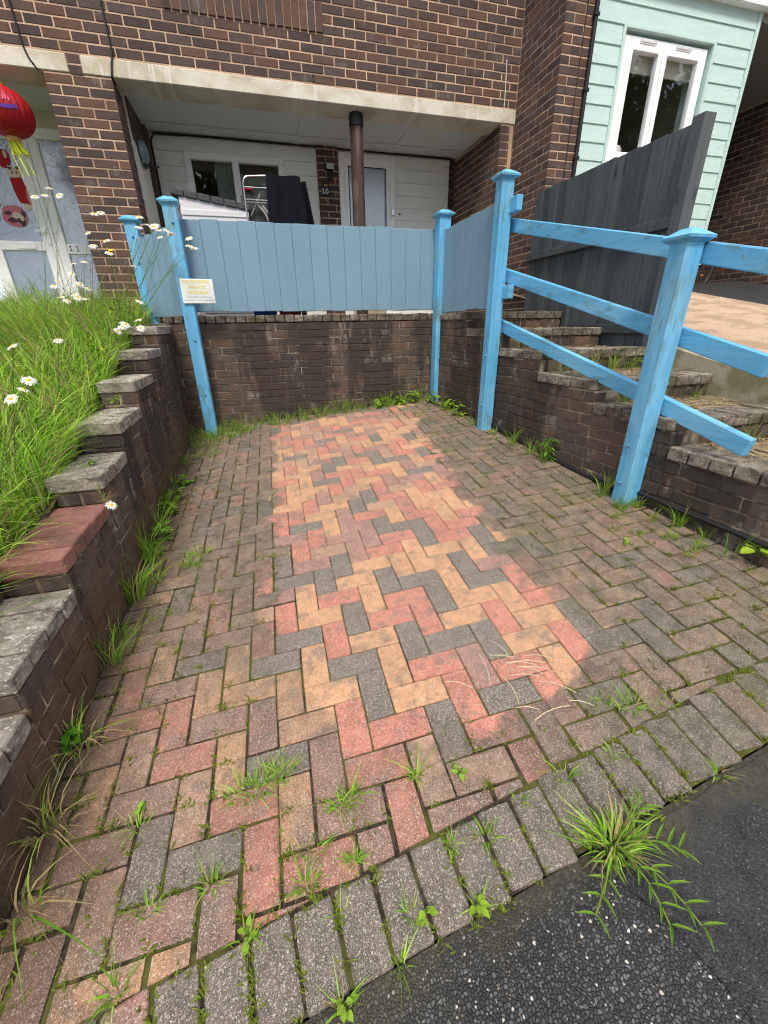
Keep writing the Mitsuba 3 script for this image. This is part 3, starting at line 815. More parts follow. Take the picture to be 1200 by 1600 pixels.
# door of number eleven
YD = 6.6
d11 = put('door', join([cbox((-2.245, YD - .03, 1.45), (-2.015, YD + .05, 3.35), .008), cbox((-3.2, YD - .03, 3.235), (-2.245, YD + .05, 3.35), .006), cbox((-2.015, YD - .03, 3.255), (-1.50, YD + .05, 3.35), .006), cbox((-3.3, YD - .02, 1.45), (-2.245, YD + .05, 1.69), .006), cbox((-3.2, YD - .024, 2.205), (-2.245, YD + .05, 2.30), .006), cbox((-2.015, YD - .024, 2.18), (-1.5, YD + .05, 2.285), .006), cbox((-2.015, YD - .03, 1.45), (-1.5, YD + .05, 1.62), .006), cbox((-2.80, YD - .026, 1.69), (-2.68, YD + .04, 2.205), .006)]), 'm_upvc', house)
tag(d11, 'white door with frosted glass and red window stickers')
put('pane', pane(-3.1, -2.245, 2.30, 3.235, YD), 'm_frosted', d11, uv=(.2, 0)); put('pane', pane(-2.68, -2.245, 1.69, 2.205, YD), 'm_frosted', d11, uv=(.4, 0))
put('pane', pane(-2.015, -1.52, 2.285, 3.255, YD), 'm_frosted', d11, uv=(.6, 0)); put('pane', pane(-2.015, -1.52, 1.62, 2.18, YD), 'm_frosted', d11, uv=(.8, 0))
put('letter_slot', join([cbox((-2.52, YD - .036, 2.222), (-2.33, YD - .025, 2.283), .004)]), 'm_upvc', d11)
put('door_handle', join([cbox((-2.195, YD - .045, 2.27), (-2.155, YD - .031, 2.46), .006), cbox((-2.27, YD - .075, 2.385), (-2.165, YD - .055, 2.41), .006)]), 'm_upvc', d11)
t = meshkit.text_mesh('1 1', .055, .002)
put('house_number', at(t, (-2.005, YD - .0245, 2.21), X, Z, -Yv), 'm_black', d11)
put('joint_line', join([cbox((-2.117, YD - .0325, 1.5), (-2.111, YD - .0295, 3.30), .001), cbox((-2.165, YD - .0325, 1.5), (-2.161, YD - .0295, 3.25), .001)]), 'm_grey_soffit', d11)
put('panel_above_door', cbox((-3.2, YD + .0, 3.35), (-1.5, YD + .06, 3.5), .003), 'm_cream', house)


def blob(cx, cz, rx, rz, n=18, amp=.08, y=YD - .004, th=.003, seed=0):
    a = np.arange(n) * 2 * np.pi / n
    r = 1 + amp * np.random.default_rng(seed).normal(0, 1, n)
    return at(prism(sg.Polygon(np.c_[rx * r * np.cos(a), rz * r * np.sin(a)]), 0, th), (cx, y, cz), X, Z, -Yv)


stk = thing('window_sticker', 'red scroll sticker with a pale furry head on the frosted door', 'sticker', 'red stickers on the left door')
put('scroll', at(prism(sg.Polygon([(-.055, .10), (.035, .11), (.05, .02), (.07, -.07), (.06, -.12), (-.03, -.10), (-.045, -.02)]).buffer(.012), 0, .003), (-2.322, YD - .004, 2.785), X, Z, -Yv), 'm_redcloth', stk)
put('head', join([blob(-2.325, 2.945, .062, .048, seed=3), at(prism(sg.Polygon([(-.06, .02), (-.05, .07), (-.02, .04)]), 0, .003), (-2.325, YD - .0042, 2.945), X, Z, -Yv), at(prism(sg.Polygon([(.06, .02), (.05, .07), (.02, .04)]), 0, .003), (-2.325, YD - .0042, 2.945), X, Z, -Yv)]), 'm_cream_cling', stk)
put('tail', join([blob(-2.24, 2.72, .032, .12, seed=8), blob(-2.30, 2.635, .04, .03, seed=9)]), 'm_cream_cling', stk)
put('markings', join([blob(-2.345, 2.945, .007, .012, 10, 0, YD - .008, seed=1), blob(-2.305, 2.945, .007, .012, 10, 0, YD - .008, seed=1), blob(-2.36, 2.985, .018, .012, 10, .1, YD - .008, seed=2), blob(-2.285, 2.988, .018, .012, 10, .1, YD - .008, seed=4)]), 'm_darkcling', stk)
stk = thing('window_sticker', 'round pink sticker with dark blotches below the scroll', 'sticker', 'red stickers on the left door')
put('disc', blob(-2.452, 2.54, .125, .108, 24, .04, seed=5), 'm_pinkcling', stk)
put('markings', join([blob(-2.47, 2.50, .05, .022, 14, .25, YD - .008, seed=6), blob(-2.395, 2.50, .035, .05, 14, .25, YD - .008, seed=7), blob(-2.50, 2.575, .04, .02, 14, .25, YD - .008, seed=8), blob(-2.36, 2.56, .02, .035, 12, .2, YD - .008, seed=9)]), 'm_darkcling', stk)
put('pale_spot', join([blob(-2.43, 2.55, .045, .03, 12, .15, YD - .0085, seed=10), blob(-2.385, 2.525, .022, .03, 12, .15, YD - .0085, seed=10)]), 'm_cream_cling', stk)
stk = thing('window_sticker', 'red sticker at the upper left edge of the door behind the lantern', 'sticker', 'red stickers on the left door')
put('disc', blob(-2.40, 3.07, .07, .085, 16, .1, seed=11), 'm_redcloth', stk)
put('pale_spot', blob(-2.365, 3.10, .02, .03, 12, .15, YD - .008, seed=12), 'm_cream_cling', stk)

k = put('porch_floor', cbox((-8, 5.09, .6), (3.1, 7.0, 1.40), .004), 'm_concrete', uv=(0, .4)); tag(k, 'porch floor behind the blue boards', 'floor', kind='structure')

# ------------------------------------------------------------------ mint clad house on the right
mint = thing('clad_house', 'mint green clad house with a white window behind the dark fence', 'house')
mrng = np.random.default_rng(3)
MX0, MX1 = 3.60, 5.655
WX0, WX1, WZ0, WZ1 = 3.985, 5.135, 2.93, 4.035
put('wall', join([cbox((MX0, YR + .020, .8), (WX0, YR + .3, 4.4), .001), cbox((WX1, YR + .020, .8), (5.70, YR + .3, 4.4), .001), cbox((WX0, YR + .020, .8), (WX1, YR + .3, WZ0), .001), cbox((WX0, YR + .020, WZ1), (WX1, YR + .3, 4.4), .001), cbox((5.4, YR + .3, .8), (5.70, 9.5, 4.4), .001), cbox((MX0, YR + .021, 4.4), (9.5, YR + .3, 6.5), .001)]), 'm_clad', mint, uv=(.3, 0))
PIT = .1553
for kz in range(-1, 22):
    zb = 4.207 - PIT * kz
    if zb > 4.4: continue
    zt = min(zb + PIT + .016, 4.345)
    cuts = [(MX0 + .012, MX1)]
    if zb + PIT > WZ0 and zb < WZ1 - .02: cuts = [(MX0 + .012, WX0 - .035), (WX1 + .035, MX1)]
    for a, b in cuts:
        # a weatherboard: thicker at its lower edge
        zb_, zt_ = zb, zt
        vv = np.array([(a, YR + .021, zb_), (b, YR + .021, zb_), (b, YR - .0, zb_ + .002), (a, YR - .0, zb_ + .002), (a, YR + .013, zt_), (b, YR + .013, zt_), (b, YR + .021, zt_), (a, YR + .021, zt_)])
        ff = np.array([[0, 1, 2, 3], [3, 2, 5, 4], [4, 5, 6, 7], [0, 3, 4, 7], [1, 6, 5, 2]])
        put('cladding_board', (vv, np.vstack([ff[:, [0, 2, 1]], ff[:, [0, 3, 2]]])[:, ::-1]), 'm_clad', mint, uv=(mrng.random(), 0))
put('corner_trim', cbox((MX1 + .004, YR - .004, .8), (5.705, YR + .04, 4.345), .004), 'm_clad', mint, uv=(.5, 0))
wt = put('window', frame(WX0 + .03, WX1 - .03, WZ0 + .03, WZ1 - .03, YR + .03, YR + .10, .058), 'm_upvc', mint)
put('trim', join([cbox((WX0 - .033, YR - .006, WZ0), (WX0, YR + .07, WZ1 + .03), .003), cbox((WX1, YR - .006, WZ0), (WX1 + .033, YR + .07, WZ1 + .03), .003), cbox((WX0 + .001, YR - .004, WZ1), (WX1 - .001, YR + .07, WZ1 + .028), .003)]), 'm_clad', wt, uv=(.6, 0))
put('sill', cbox((WX0 + .001, YR - .03, WZ0 - .02), (WX1 - .001, YR + .08, WZ0 + .027), .006), 'm_upvc', wt)
xm = 4.515
put('sash', join([frame(WX0 + .088, xm - .004, WZ0 + .088, WZ1 - .088, YR + .018, YR + .085, .055), frame(xm + .004, WX1 - .088, WZ0 + .088, WZ1 - .088, YR + .018, YR + .085, .055)]), 'm_upvc', wt)
put('trickle_vent', join([cbox((4.19, YR + .006, WZ1 - .078), (4.40, YR + .019, WZ1 - .055), .003), cbox((4.66, YR + .006, WZ1 - .078), (4.87, YR + .019, WZ1 - .055), .003)]), 'm_shedwhite', wt)
for a, b in ((WX0 + .14, xm - .058), (xm + .058, WX1 - .14)):
    put('pane', pane(a, b, WZ0 + .14, WZ1 - .14, YR + .05), 'm_glass', wt)
def room(x0, x1, y0, y1, z0, z1):
    c = np.array([[x, y, z] for x in (x0, x1) for y in (y0, y1) for z in (z0, z1)], float)
    q = np.array([[0, 1, 3, 2], [4, 6, 7, 5], [0, 4, 5, 1], [2, 3, 7, 6], [1, 5, 7, 3], [0, 2, 6, 4]])
    q = q[[0, 1, 3, 4, 5]]
    return c, np.vstack([q[:, [0, 1, 2]], q[:, [0, 2, 3]]])
put('room', room(3.7, 5.35, YR + .301, 9.0, 2.6, 4.3), 'm_dark_room', wt)
put('blind', join([cbox((4.06, YR + .14, 3.78), (5.06, YR + .16, 3.98), .004)]), 'm_cream', wt)
put('kettle', at(lathe([(0, 0), (.075, 0), (.08, .02), (.062, .16), (.04, .19), (0, .2)], 20), (4.40, 5.22, 3.05)), 'm_shedwhite', wt, smooth=True)
put('kettle_handle', tube([(4.455, 5.22, 3.08), (4.50, 5.22, 3.12), (4.50, 5.22, 3.2), (4.455, 5.22, 3.25)], .01, 8), 'm_steel', wt)
put('bottle', at(lathe([(0, 0), (.035, 0), (.035, .14), (.012, .18), (.012, .22), (0, .22)], 16), (4.28, 5.2, 3.05)), 'm_redcloth', wt, smooth=True)
put('fascia_board', cbox((MX0, YR - .07, 4.348), (9.4, YR + .018, 4.56), .006), 'm_upvc', mint)
vv = np.array([(5.70, YR + .02, 4.30), (7.05, YR + .02, 4.02), (7.05, 9.5, 3.98), (5.70, 9.5, 4.26)])
put('passage_ceiling', (vv, np.array([[0, 2, 1], [0, 3, 2]])), 'm_grey_soffit', mint)
put('passage_front', (np.array([(5.70, YR + .019, 4.30), (7.05, YR + .019, 4.02), (9.4, YR + .019, 4.02), (9.4, YR + .019, 4.36), (5.70, YR + .019, 4.36)]), np.array([[0, 1, 2], [0, 2, 3], [0, 3, 4]])), 'm_grey_soffit', mint)

# dark brick wall of the passage
dwt = thing('brick_passage_wall', 'shaded dark brick wall at the right edge beyond the mint house', 'wall')
put('mortar', join([cbox((7.004, 3.2, .9), (7.22, 9.5, 4.03), .001), cbox((5.7, 9.3, .9), (7.0, 9.4, 4.2), .001)]), 'm_mortar', dwt, uv=(0, .1))
L_ = []
for r in range(-24, 6):
    z0 = 3.55 + r * CO
    for a, b in course_bricks(3.9, 7.4, .1125 * (r % 2)):
        L_.append((cbox((7.0, a + .005, z0 + .01), (7.1, b - .005, z0 + CO), .003, .0006, mrng), (mrng.random(), .05)))
pieces(L_, 'brick', dwt, 'm_brick', 'hidden_brick')

# ------------------------------------------------------------------ blue fence, posts and handrail
frng = np.random.default_rng(9)
fence = thing('board_fence', 'smooth slate blue board fence with bright blue posts across the drive end', 'fence')
FO = BO + BN * .012
joints = [-.66, -.535, -.364, -.196, -.03, .139, .308, .474, .645, .815, .982, 1.148, 1.307, 1.47, 1.634, 1.796, 1.957]
for i, (a, b) in enumerate(zip(joints, joints[1:])):
    vf = cbox((a + .0006, -.022 - .001 * frng.random(), 1.496 + frng.normal(0, .003)), (b - .0006, .0008 * frng.normal(), 2.268 - .004 * i / 3 + frng.normal(0, .0025)), .0042)
    put('board', at(vf, FO, BU, BN), 'm_board', fence, uv=(frng.random(), 0))
put('fence_rail', join([at(cbox((-.62, -.075, z - .04), (1.95, -.0245, z + .04), .004), FO, BU, BN) for z in (1.68, 2.12)]), 'm_blue', fence, uv=(.2, .2))
# left side, turning back towards the house
A, B = np.array([-1.0, 5.24, 0]), np.array([-.63, 4.83, 0])
U_ = (B - A) / np.linalg.norm(B - A); N_ = np.array([U_[1], -U_[0], 0]); n = 4; w = np.linalg.norm(B - A) / n
for i in range(n):
    put('board', at(cbox((i * w + .003, -.022, 1.46), ((i + 1) * w - .003, .001 * frng.normal(), 2.16 + .012 * i + frng.normal(0, .004)), .003), A, U_, N_), 'm_board', fence, uv=(frng.random(), 0))
# right side above the drive wall
A, B = np.array([1.985, 4.69, 0]), np.array([1.985, 3.50, 0])
U_ = np.array([0, -1., 0]); N_ = np.array([-1., 0, 0]); n = 9; w = 1.19 / n
for i in range(n):
    put('board', at(cbox((i * w + .001, -.022, 1.468 + frng.normal(0, .006)), ((i + 1) * w - .001, .0008 * frng.normal(), 2.222 + frng.normal(0, .003)), .002), A, U_, N_), 'm_board', fence, uv=(frng.random() * .4, 0))
stub = [put('fence_rail', cbox((2.012, 3.33, z - .05), (2.062, 4.65, z + .05), .004), 'm_blue', fence, uv=(.6, .7)) for z in (2.175, 1.583)]


def post_cap(cx, cy, z, w):
    r1, r2, r3 = w / 2 + .026, w / 2 + .012, w / 2 - .026
    rings = [(w / 2 + .002, -.012), (r1, .004), (r1 + .002, .016), (r2, .026), (r3, .050)]
    v = np.array([(cx + sx * r, cy + sy * r, z + h) for r, h in rings for sx, sy in ((-1, -1), (1, -1), (1, 1), (-1, 1))])
    f = [[i * 4 + j, i * 4 + (j + 1) % 4, (i + 1) * 4 + (j + 1) % 4, (i + 1) * 4 + j] for i in range(4) for j in range(4)] + [[3, 2, 1, 0], [16, 17, 18, 19]]
    return v, np.array(f)


def bolt(p, n):
    n = np.array(n, float)
    u = np.cross(n, [0, 0, 1.]); w = np.array([0, 0, 1.])
    return at(lathe([(.014, 0), (.014, .002), (.010, .003), (.0095, .009), (.006, .012), (0, .0125)], 10), p, u, w, n)


def post(owner, cx, cy, z0, z1, w, bolts, seed, slits=0):
    parts = [cbox((cx - w / 2, cy - w / 2, z0), (cx + w / 2, cy + w / 2, z1), .007, .0008, frng)]
    pk = put('post', join(parts), 'm_blue', owner, uv=(seed, .1))
    put('post_cap', post_cap(cx, cy, z1, w), 'm_blue', pk, uv=(seed, .99 if False else .1))
    for p, nn in bolts: put('bolt', bolt(p, nn), 'm_bolt', pk)
    return pk


W_ = .106
post(fence, -1.02, 5.30, 1.2, 2.30, .115, [((-1.02, 5.242, 2.17), (0, -1, 0)), ((-1.02, 5.242, 1.95), (0, -1, 0))], .15)
post(fence, -.575, 4.735, .25, 2.345, .115, [((-.568, 4.677, 1.239), (0, -1, 0)), ((-.568, 4.677, .725), (0, -1, 0)), ((-.568, 4.677, 2.2), (0, -1, 0))], .35)
post(fence, 1.99, 4.66, .40, 2.345, .125, [((2.03, 4.597, 1.30), (0, -1, 0)), ((2.03, 4.597, .75), (0, -1, 0))], .55)
post(fence, 1.985, 3.48, .38, 2.352, W_, [((1.932, 3.47, 1.091), (-1, 0, 0)), ((1.932, 3.47, .665), (-1, 0, 0))], .75)
rail = thing('handrail', 'bright blue timber handrail with three sloping rails beside the steps', 'railing')
post(rail, 2.085, 1.862, .27, 1.705, W_, [((2.032, 1.874, .686), (-1, 0, 0)), ((2.032, 1.872, .455), (-1, 0, 0))], .9)


def sloped(p0, p1, h, t, b=.005):
    """a rail from p0 to p1 (centre line), h high, t thick"""
    p0, p1 = np.array(p0, float), np.array(p1, float)
    L = np.linalg.norm(p1 - p0)
    u = (p1 - p0) / L
    n_ = np.cross(u, [0, 0, 1.]); n_ /= np.linalg.norm(n_)
    w = np.cross(n_, u)
    return at(cbox((0, -t / 2, -h / 2), (L, t / 2, h / 2), b, .0009, frng), p0, u, n_, w)


for (y0, z0, y1, z1, y2, z2) in ((3.66, 2.105, 2.0, 1.696, .9, 1.43), (3.66, 1.755, 2.0, 1.32, 1.378, 1.155), (3.66, 1.372, 2.0, .959, 1.347, .795)):
    put('rail', sloped((2.075, y0, z0), (2.165, 1.905, z1 - (2.0 - 1.905) * (z0 - z1) / (y0 - y1)), .092, .042), 'm_blue', rail, uv=(frng.random(), .7))
    put('rail', sloped((2.166, 1.903, z1 - (2.0 - 1.903) * (z0 - z1) / (y0 - y1)), (2.19, y2, z2), .092, .042), 'm_blue', rail, uv=(frng.random(), .7))

# dark grey fence
df = thing('close_board_fence', 'tall dark grey stained close board fence beside the steps', 'fence')
FX = 3.12
n = 15
yy = np.linspace(4.78, 2.93, n + 1)
for i in range(n):
    z0 = 1.0
    o = .006 * (i % 2)
    put('board', cbox((FX + o, yy[i + 1] + (.0015 if i != 13 else .011), z0 + frng.normal(0, .006)), (FX + .022 + o, yy[i] - .0015, 2.625 - .028 * i / n + frng.normal(0, .003)), .002), 'm_board', df, uv=(frng.random(), .4))
pk = put('post', cbox((FX - .045, 2.85, .9), (FX + .055, 2.945, 2.62), .005), 'm_board', df, uv=(.85, .4))
put('fence_rail', cbox((FX - .038, 2.946, 1.985), (FX - .0015, 4.80, 2.055), .003), 'm_board', df, uv=(.3, .4))
put('fence_rail', cbox((FX - .030, 2.946, 1.255), (FX - .0015, 4.80, 1.33), .003), 'm_board', df, uv=(.1, .4))
put('stub_post', cbox((FX - .06, 3.93, 1.1), (FX - .002, 3.99, 1.50), .004), 'm_board', df, uv=(.2, .4))

# ------------------------------------------------------------------ sign, plaque, lamps, cables
sign = thing('warning_sign', 'white no parking sign with faded yellow lettering on the left blue post', 'sign')
SO = np.array([-.604, 4.664, 1.564])
put('plate', at(cbox((0, 0, 0), (.285, .202, .006), .003), SO, X, Z, -Yv), 'm_signwhite', sign)
for txt, zc, hh, mat in (('NO PARKING', .166, .026, 'm_signyellow'), ('PRIVATE', .122, .026, 'm_signyellow'), ('DRIVEWAY', .078, .026, 'm_signyellow'), ('THIS DRIVEWAY IS ALWAYS IN', .048, .0105, 'm_signblue'), ('CONSTANT USE DO NOT OBSTRUCT', .020, .0105, 'm_signblue')):
    t = meshkit.text_mesh(txt, hh, .0012, hh > .02)
    v = np.array(t.vertices); wd_ = v[:, 0].max() - v[:, 0].min()
    s = min(1.0, .255 / wd_)
    v[:, 0] = (v[:, 0] - v[:, 0].min() - wd_ / 2) * s
    put('lettering', at((v, np.array(t.faces)), SO + np.array([.1425, -.0062, zc]), X, Z, -Yv), mat, sign)
pl = thing('number_plaque', 'oval black plaque with a white ten on the porch brick pier', 'plaque')
a = np.arange(28) * 2 * np.pi / 28
put('plate', at(prism(sg.Polygon(np.c_[.055 * np.cos(a), .085 * np.sin(a)]), 0, .008), (1.178, 6.822, 3.035), X, Z, -Yv), 'm_black', pl)
t = meshkit.text_mesh('10', .055, .002, True); v = np.array(t.vertices); v[:, 0] -= v[:, 0].mean()
put('lettering', at((v, np.array(t.faces)), (1.178, 6.8136, 2.985), X, Z, -Yv), 'm_signwhite', pl)
put('emblem', join([at(prism(sg.Polygon([(-.02, 0), (.02, 0), (.024, .018), (0, .03), (-.024, .018)]), 0, .002), (1.178, 6.8136, 3.065), X, Z, -Yv)]), 'm_gold', pl)
lamp = thing('porch_lamp', 'square sensor floodlight above the oval number plaque', 'lamp')
put('housing', join([cbox((1.185, 6.76, 3.235), (1.295, 6.822, 3.312), .006), cbox((1.205, 6.78, 3.13), (1.275, 6.824, 3.225), .01)]), 'm_black', lamp)
put('lens', cbox((1.192, 6.752, 3.242), (1.288, 6.759, 3.305), .003), 'm_lampface', lamp)
rl = thing('round_wall_light', 'round blue grey bulkhead light high on the left porch wall', 'lamp')
put('dish', at(lathe([(.105, 0), (.105, .03), (.085, .055), (.045, .07), (0, .074)], 28), (-.935, 6.20, 3.10), (0, 1, 0), (0, 0, 1), (1, 0, 0)), 'm_lampglass', rl, smooth=40)
put('bracket', join([tube([(-.93, 6.22, 3.02), (-.86, 6.30, 3.0), (-.80, 6.34, 3.02)], .01, 6), cbox((-.935, 6.17, 2.97), (-.90, 6.25, 3.01), .004)]), 'm_black', rl)
def cable(label, pts, r, mat='m_black', group=None):
    p = np.array(pts, float)
    t = np.linspace(0, len(p) - 1, (len(p) - 1) * 5 + 1)
    q = np.stack([np.interp(t, np.arange(len(p)), p[:, i]) for i in range(3)], 1)
    k = put('cable', tube(q, r, 6), mat, smooth=True); tag(k, label, 'cable', group); return k
cable('black cable down the brickwork above the left door', [(-1.64, YF - .01, 4.9), (-1.631, YF - .01, 3.895), (-1.62, YF - .012, 3.62), (-1.60, YF - .014, 3.54), (-1.55, YF - .008, 3.46)], .008)
cable('black cable down the brickwork above the brick pier', [(-.925, YF - .01, 4.9), (-.924, YF - .01, 3.98), (-.92, YF - .012, 3.64), (-.945, YF - .015, 3.56), (-.964, YF - .014, 3.47), (-.962, YF + .1, 3.46)], .008)
cable('thin white wire hanging down the wall at the right end of the lintel', [(3.09, YF - .006, 4.02), (3.098, YF - .012, 3.8), (3.10, YF - .014, 3.5)], .005, 'm_wire')
cable('thin black wire down the front of the brick return', [(3.50, YR - .006, 4.9), (3.49, YR - .006, 4.2), (3.475, YR - .006, 2.6)], .004)
cable('black cable along the top of the porch wall', [(-.90, YB - .02, 2.5), (-.90, YB - .02, 3.40), (-.86, YB - .02, 3.472), (-.5, YB - .02, 3.482), (1.0, YB - .02, 3.482), (3.0, YB - .02, 3.482)], .011)
pipe = put('downpipe', tube([(3.588, YR - .022, 1.0), (3.588, YR - .022, 6.0)], .02, 12), 'm_black', smooth=30); tag(pipe, 'narrow black pipe where the brick meets the mint boards', 'pipe')
cl = [cbox((3.56, YR - .048, z), (3.616, YR - .003, z + .03), .005) for z in (4.05, 3.5, 2.95)]
put('clip', join(cl), 'm_black', pipe)
pts = [(RWX(y) - .012, y, z) for y, z in ((3.42, .50), (2.9, .43), (2.55, .395), (2.3, .37), (1.95, .365), (1.8, .40), (1.6, .395), (1.37, .392), (1.1, .39), (.6, .36))]
cable('black hose running along the foot of the right wall', pts, .013)
bx = thing('door_bell', 'small white door bell on the cladding beside the porch door', 'bell')
put('case', cbox((2.205, YB - .03, 2.775), (2.26, YB - .006, 2.855), .006), 'm_upvc', bx)
put('button', at(lathe([(.014, 0), (.012, .004), (0, .005)], 12), (2.232, YB - .0302, 2.80), X, Z, -Yv), 'm_black', bx)

# ------------------------------------------------------------------ lantern
lan = thing('paper_lantern', 'red paper lantern with a yellow tassel hanging at the left porch', 'lantern')
LC = np.array([-1.93, 5.70, 3.175])
nt, npf = 96, 22
th = np.linspace(.12, np.pi - .12, npf)
ang = np.arange(nt) * 2 * np.pi / nt
rr = .215 * (1 - .035 * np.abs(np.sin(ang * 12)) ** .6)
v = np.stack([np.sin(th)[:, None] * rr * np.cos(ang), np.sin(th)[:, None] * rr * np.sin(ang), np.broadcast_to(.185 * np.cos(th)[:, None], (npf, nt))], -1).reshape(-1, 3) + LC
f = [[i * nt + j, (i + 1) * nt + j, (i + 1) * nt + (j + 1) % nt, i * nt + (j + 1) % nt] for i in range(npf - 1) for j in range(nt)]
put('shade', (v, np.array(f)), 'm_lantern', lan, smooth=True)
put('collar', at(lathe([(.0, -.02), (.05, -.02), (.05, .02), (0, .02)], 20), LC + [0, 0, .185]), 'm_gold', lan)
put('collar', at(lathe([(.0, -.025), (.048, -.025), (.055, .015), (0, .015)], 20), LC - [0, 0, .190]), 'm_gold', lan)
put('cord', tube([LC + [0, 0, .2], (LC[0], LC[1], 3.476)], .004, 6), 'm_tassel', lan)
ts = []
for i in range(44):
    a, r_ = frng.random() * 6.28, .045 * math.sqrt(frng.random())
    o = LC + [r_ * math.cos(a), r_ * math.sin(a), -.20]
    L1 = .085 + .03 * frng.random() + (.17 if i % 11 == 0 else 0)
    sw = np.array([.015 + .01 * frng.random(), frng.normal(0, .006), 0])
    ts.append(tube([o, o + [.2 * r_ * math.cos(a), 0, -L1 * .5] + sw * .3, o + [.5 * r_ * math.cos(a), 0, -L1] + sw * (1.0 + L1 * 3)], .004, 4))
put('tassel', join(ts), 'm_tassel', lan)


def on_lantern(pts, mat, name):
    """a flat mark wrapped on the lantern: pts in (angle, height)"""
    poly = sg.Polygon(pts)
    poly = poly.segmentize(.02)
    m = trimesh.creation.triangulate_polygon(poly, engine='earcut')
    m = trimesh.remesh.subdivide_to_size(np.c_[np.array(m[0], float), np.zeros(len(m[0]))], np.array(m[1]), .06, max_iter=12)
    q = np.array(m[0], float); t_ = np.arcsin(np.clip(q[:, 1] / .185, -.98, .98))
    R_ = .2165
    vv = np.c_[R_ * np.cos(t_) * np.cos(q[:, 0]), R_ * np.cos(t_) * np.sin(q[:, 0]), .1865 * np.sin(t_)] + LC
    put(name, (vv, np.array(m[1])), mat, lan)


cr = sg.Point(0, 0).buffer(.07).difference(sg.Point(.04, .02).buffer(.06))
on_lantern([(-1.42 + x * 1.9, .055 + y * .8) for x, y in cr.exterior.coords], 'm_pinkmark', 'moon_mark')
for da, dz, w_ in ((-1.20, .045, .03), (-1.10, .050, .028), (-1.01, .042, .025)):
    on_lantern([(da - w_, dz - .02), (da + w_, dz - .012), (da + w_ * .6, dz + .02), (da - w_ * .8, dz + .016)], 'm_pinkmark', 'written_mark')
on_lantern([(-1.55, -.01), (-1.2, -.005), (-.85, .012), (-.75, -.012), (-1.1, -.03), (-1.5, -.035)], 'm_purple', 'band_mark')

# ------------------------------------------------------------------ things on the porch
sh = thing('storage_box', 'low white storage box with a sloping dark tiled lid behind the fence', 'box')
put('body', cbox((-.56, 5.42, 1.405), (.10, 6.1, 2.46), .012), 'm_shedwhite', sh)
put('body_panel', join([cbox((-.50, 5.412, 1.5 + i * .21), (.06, 5.42, 1.69 + i * .21), .004) for i in range(4)] + [cbox((-.56, 5.41, 2.40), (.10, 5.421, 2.452), .004)]), 'm_shedwhite', sh)
vv, ff = cbox((-.60, 5.41, 2.44), (.12, 6.15, 2.585), .01)
v = np.array([(-.56, 5.42, 2.44), (.10, 5.42, 2.44), (.10, 5.42, 2.475), (-.56, 5.42, 2.572)]); v = np.vstack([v, v + [0, .66, 0]])
put('gable', (v, np.array([[0, 1, 2, 3], [7, 6, 5, 4], [3, 2, 6, 7], [0, 3, 7, 4], [1, 5, 6, 2]])), 'm_shedwhite', sh)
for i in range(6):
    x0, x1 = -.63 + i * .125, -.63 + (i + 1) * .125
    for j in range(3):
        vf = cbox((x0 + .002, 5.395 + j * .26, -.030), (x1 - .002, 5.395 + (j + 1) * .26 - .003, .030), .008)
        v = vf[0].copy(); v[:, 2] += 2.598 - .147 * (v[:, 0] + .63)
        tl = put('lid_tile', (v, vf[1]), 'm_tile', sh)
    put('screw', at(lathe([(.007, 0), (.006, .003), (0, .004)], 8), ((x0 + x1) / 2 + .01, 5.396, 2.598 - .147 * ((x0 + x1) / 2 + .63)), X, Z, -Yv), 'm_black', sh)
pc = thing('pushchair', 'folded pushchair with a silver tube frame and grey fabric behind the fence', 'pushchair')
put('frame', join([tube([(.085, 5.40, 2.0), (.082, 5.40, 2.69), (.095, 5.40, 2.73), (.13, 5.40, 2.752), (.30, 5.40, 2.765), (.5, 5.42, 2.765)], .0085, 8), tube([(.083, 5.40, 2.66), (.36, 5.40, 2.66)], .006, 6), tube([(.083, 5.40, 2.56), (.37, 5.41, 2.56)], .006, 6), tube([(.084, 5.40, 2.535), (.33, 5.41, 2.538)], .005, 6)]), 'm_steel', pc, smooth=40)
def drape(x0, x1, z0, z1, y, amp, seed, n=26, m=20, skew=0.0, lean=0.0):
    g = np.random.default_rng(seed)
    ph = g.random(4) * 6
    s, t = np.meshgrid(np.linspace(0, 1, n), np.linspace(0, 1, m), indexing='ij')
    X_ = x0 + (x1 - x0) * s + skew * (1 - t) * (s - .3)
    Y_ = y + amp * (np.sin(s * 9 + ph[0] + 2 * t) + .6 * np.sin(s * 17 + ph[1]) * (1 - t)) + lean * (1 - t)
    Z_ = z0 + (z1 - z0) * t
    v = np.stack([X_, Y_, Z_], -1).reshape(-1, 3)
    i, j = np.meshgrid(np.arange(n - 1), np.arange(m - 1), indexing='ij')
    q = np.stack([i * m + j, (i + 1) * m + j, (i + 1) * m + j + 1, i * m + j + 1], -1).reshape(-1, 4)
    return v, q
put('seat_fabric', drape(.10, .36, 2.0, 2.655, 5.47, .012, 1), 'm_fabric', pc, smooth=True)
put('harness', join([tube([(.12, 5.44, 2.42), (.19, 5.43, 2.53), (.24, 5.43, 2.62)], .006, 6), tube([(.20, 5.43, 2.53), (.27, 5.42, 2.45), (.31, 5.42, 2.35)], .012, 6), tube([(.24, 5.43, 2.53), (.33, 5.42, 2.42), (.36, 5.42, 2.33)], .012, 6)]), 'm_grey_soffit', pc, smooth=40)
put('red_lining', join([at(trimesh.creation.icosphere(2, .045), (.355, 5.40, 2.44), (1, 0, .2), (0, .5, 0), (0, 0, 1.35)), at(trimesh.creation.icosphere(2, .03), (.125, 5.45, 2.66), (2, 0, .2), (0, .5, 0), (0, 0, .6))]), 'm_redcloth', pc, smooth=True)
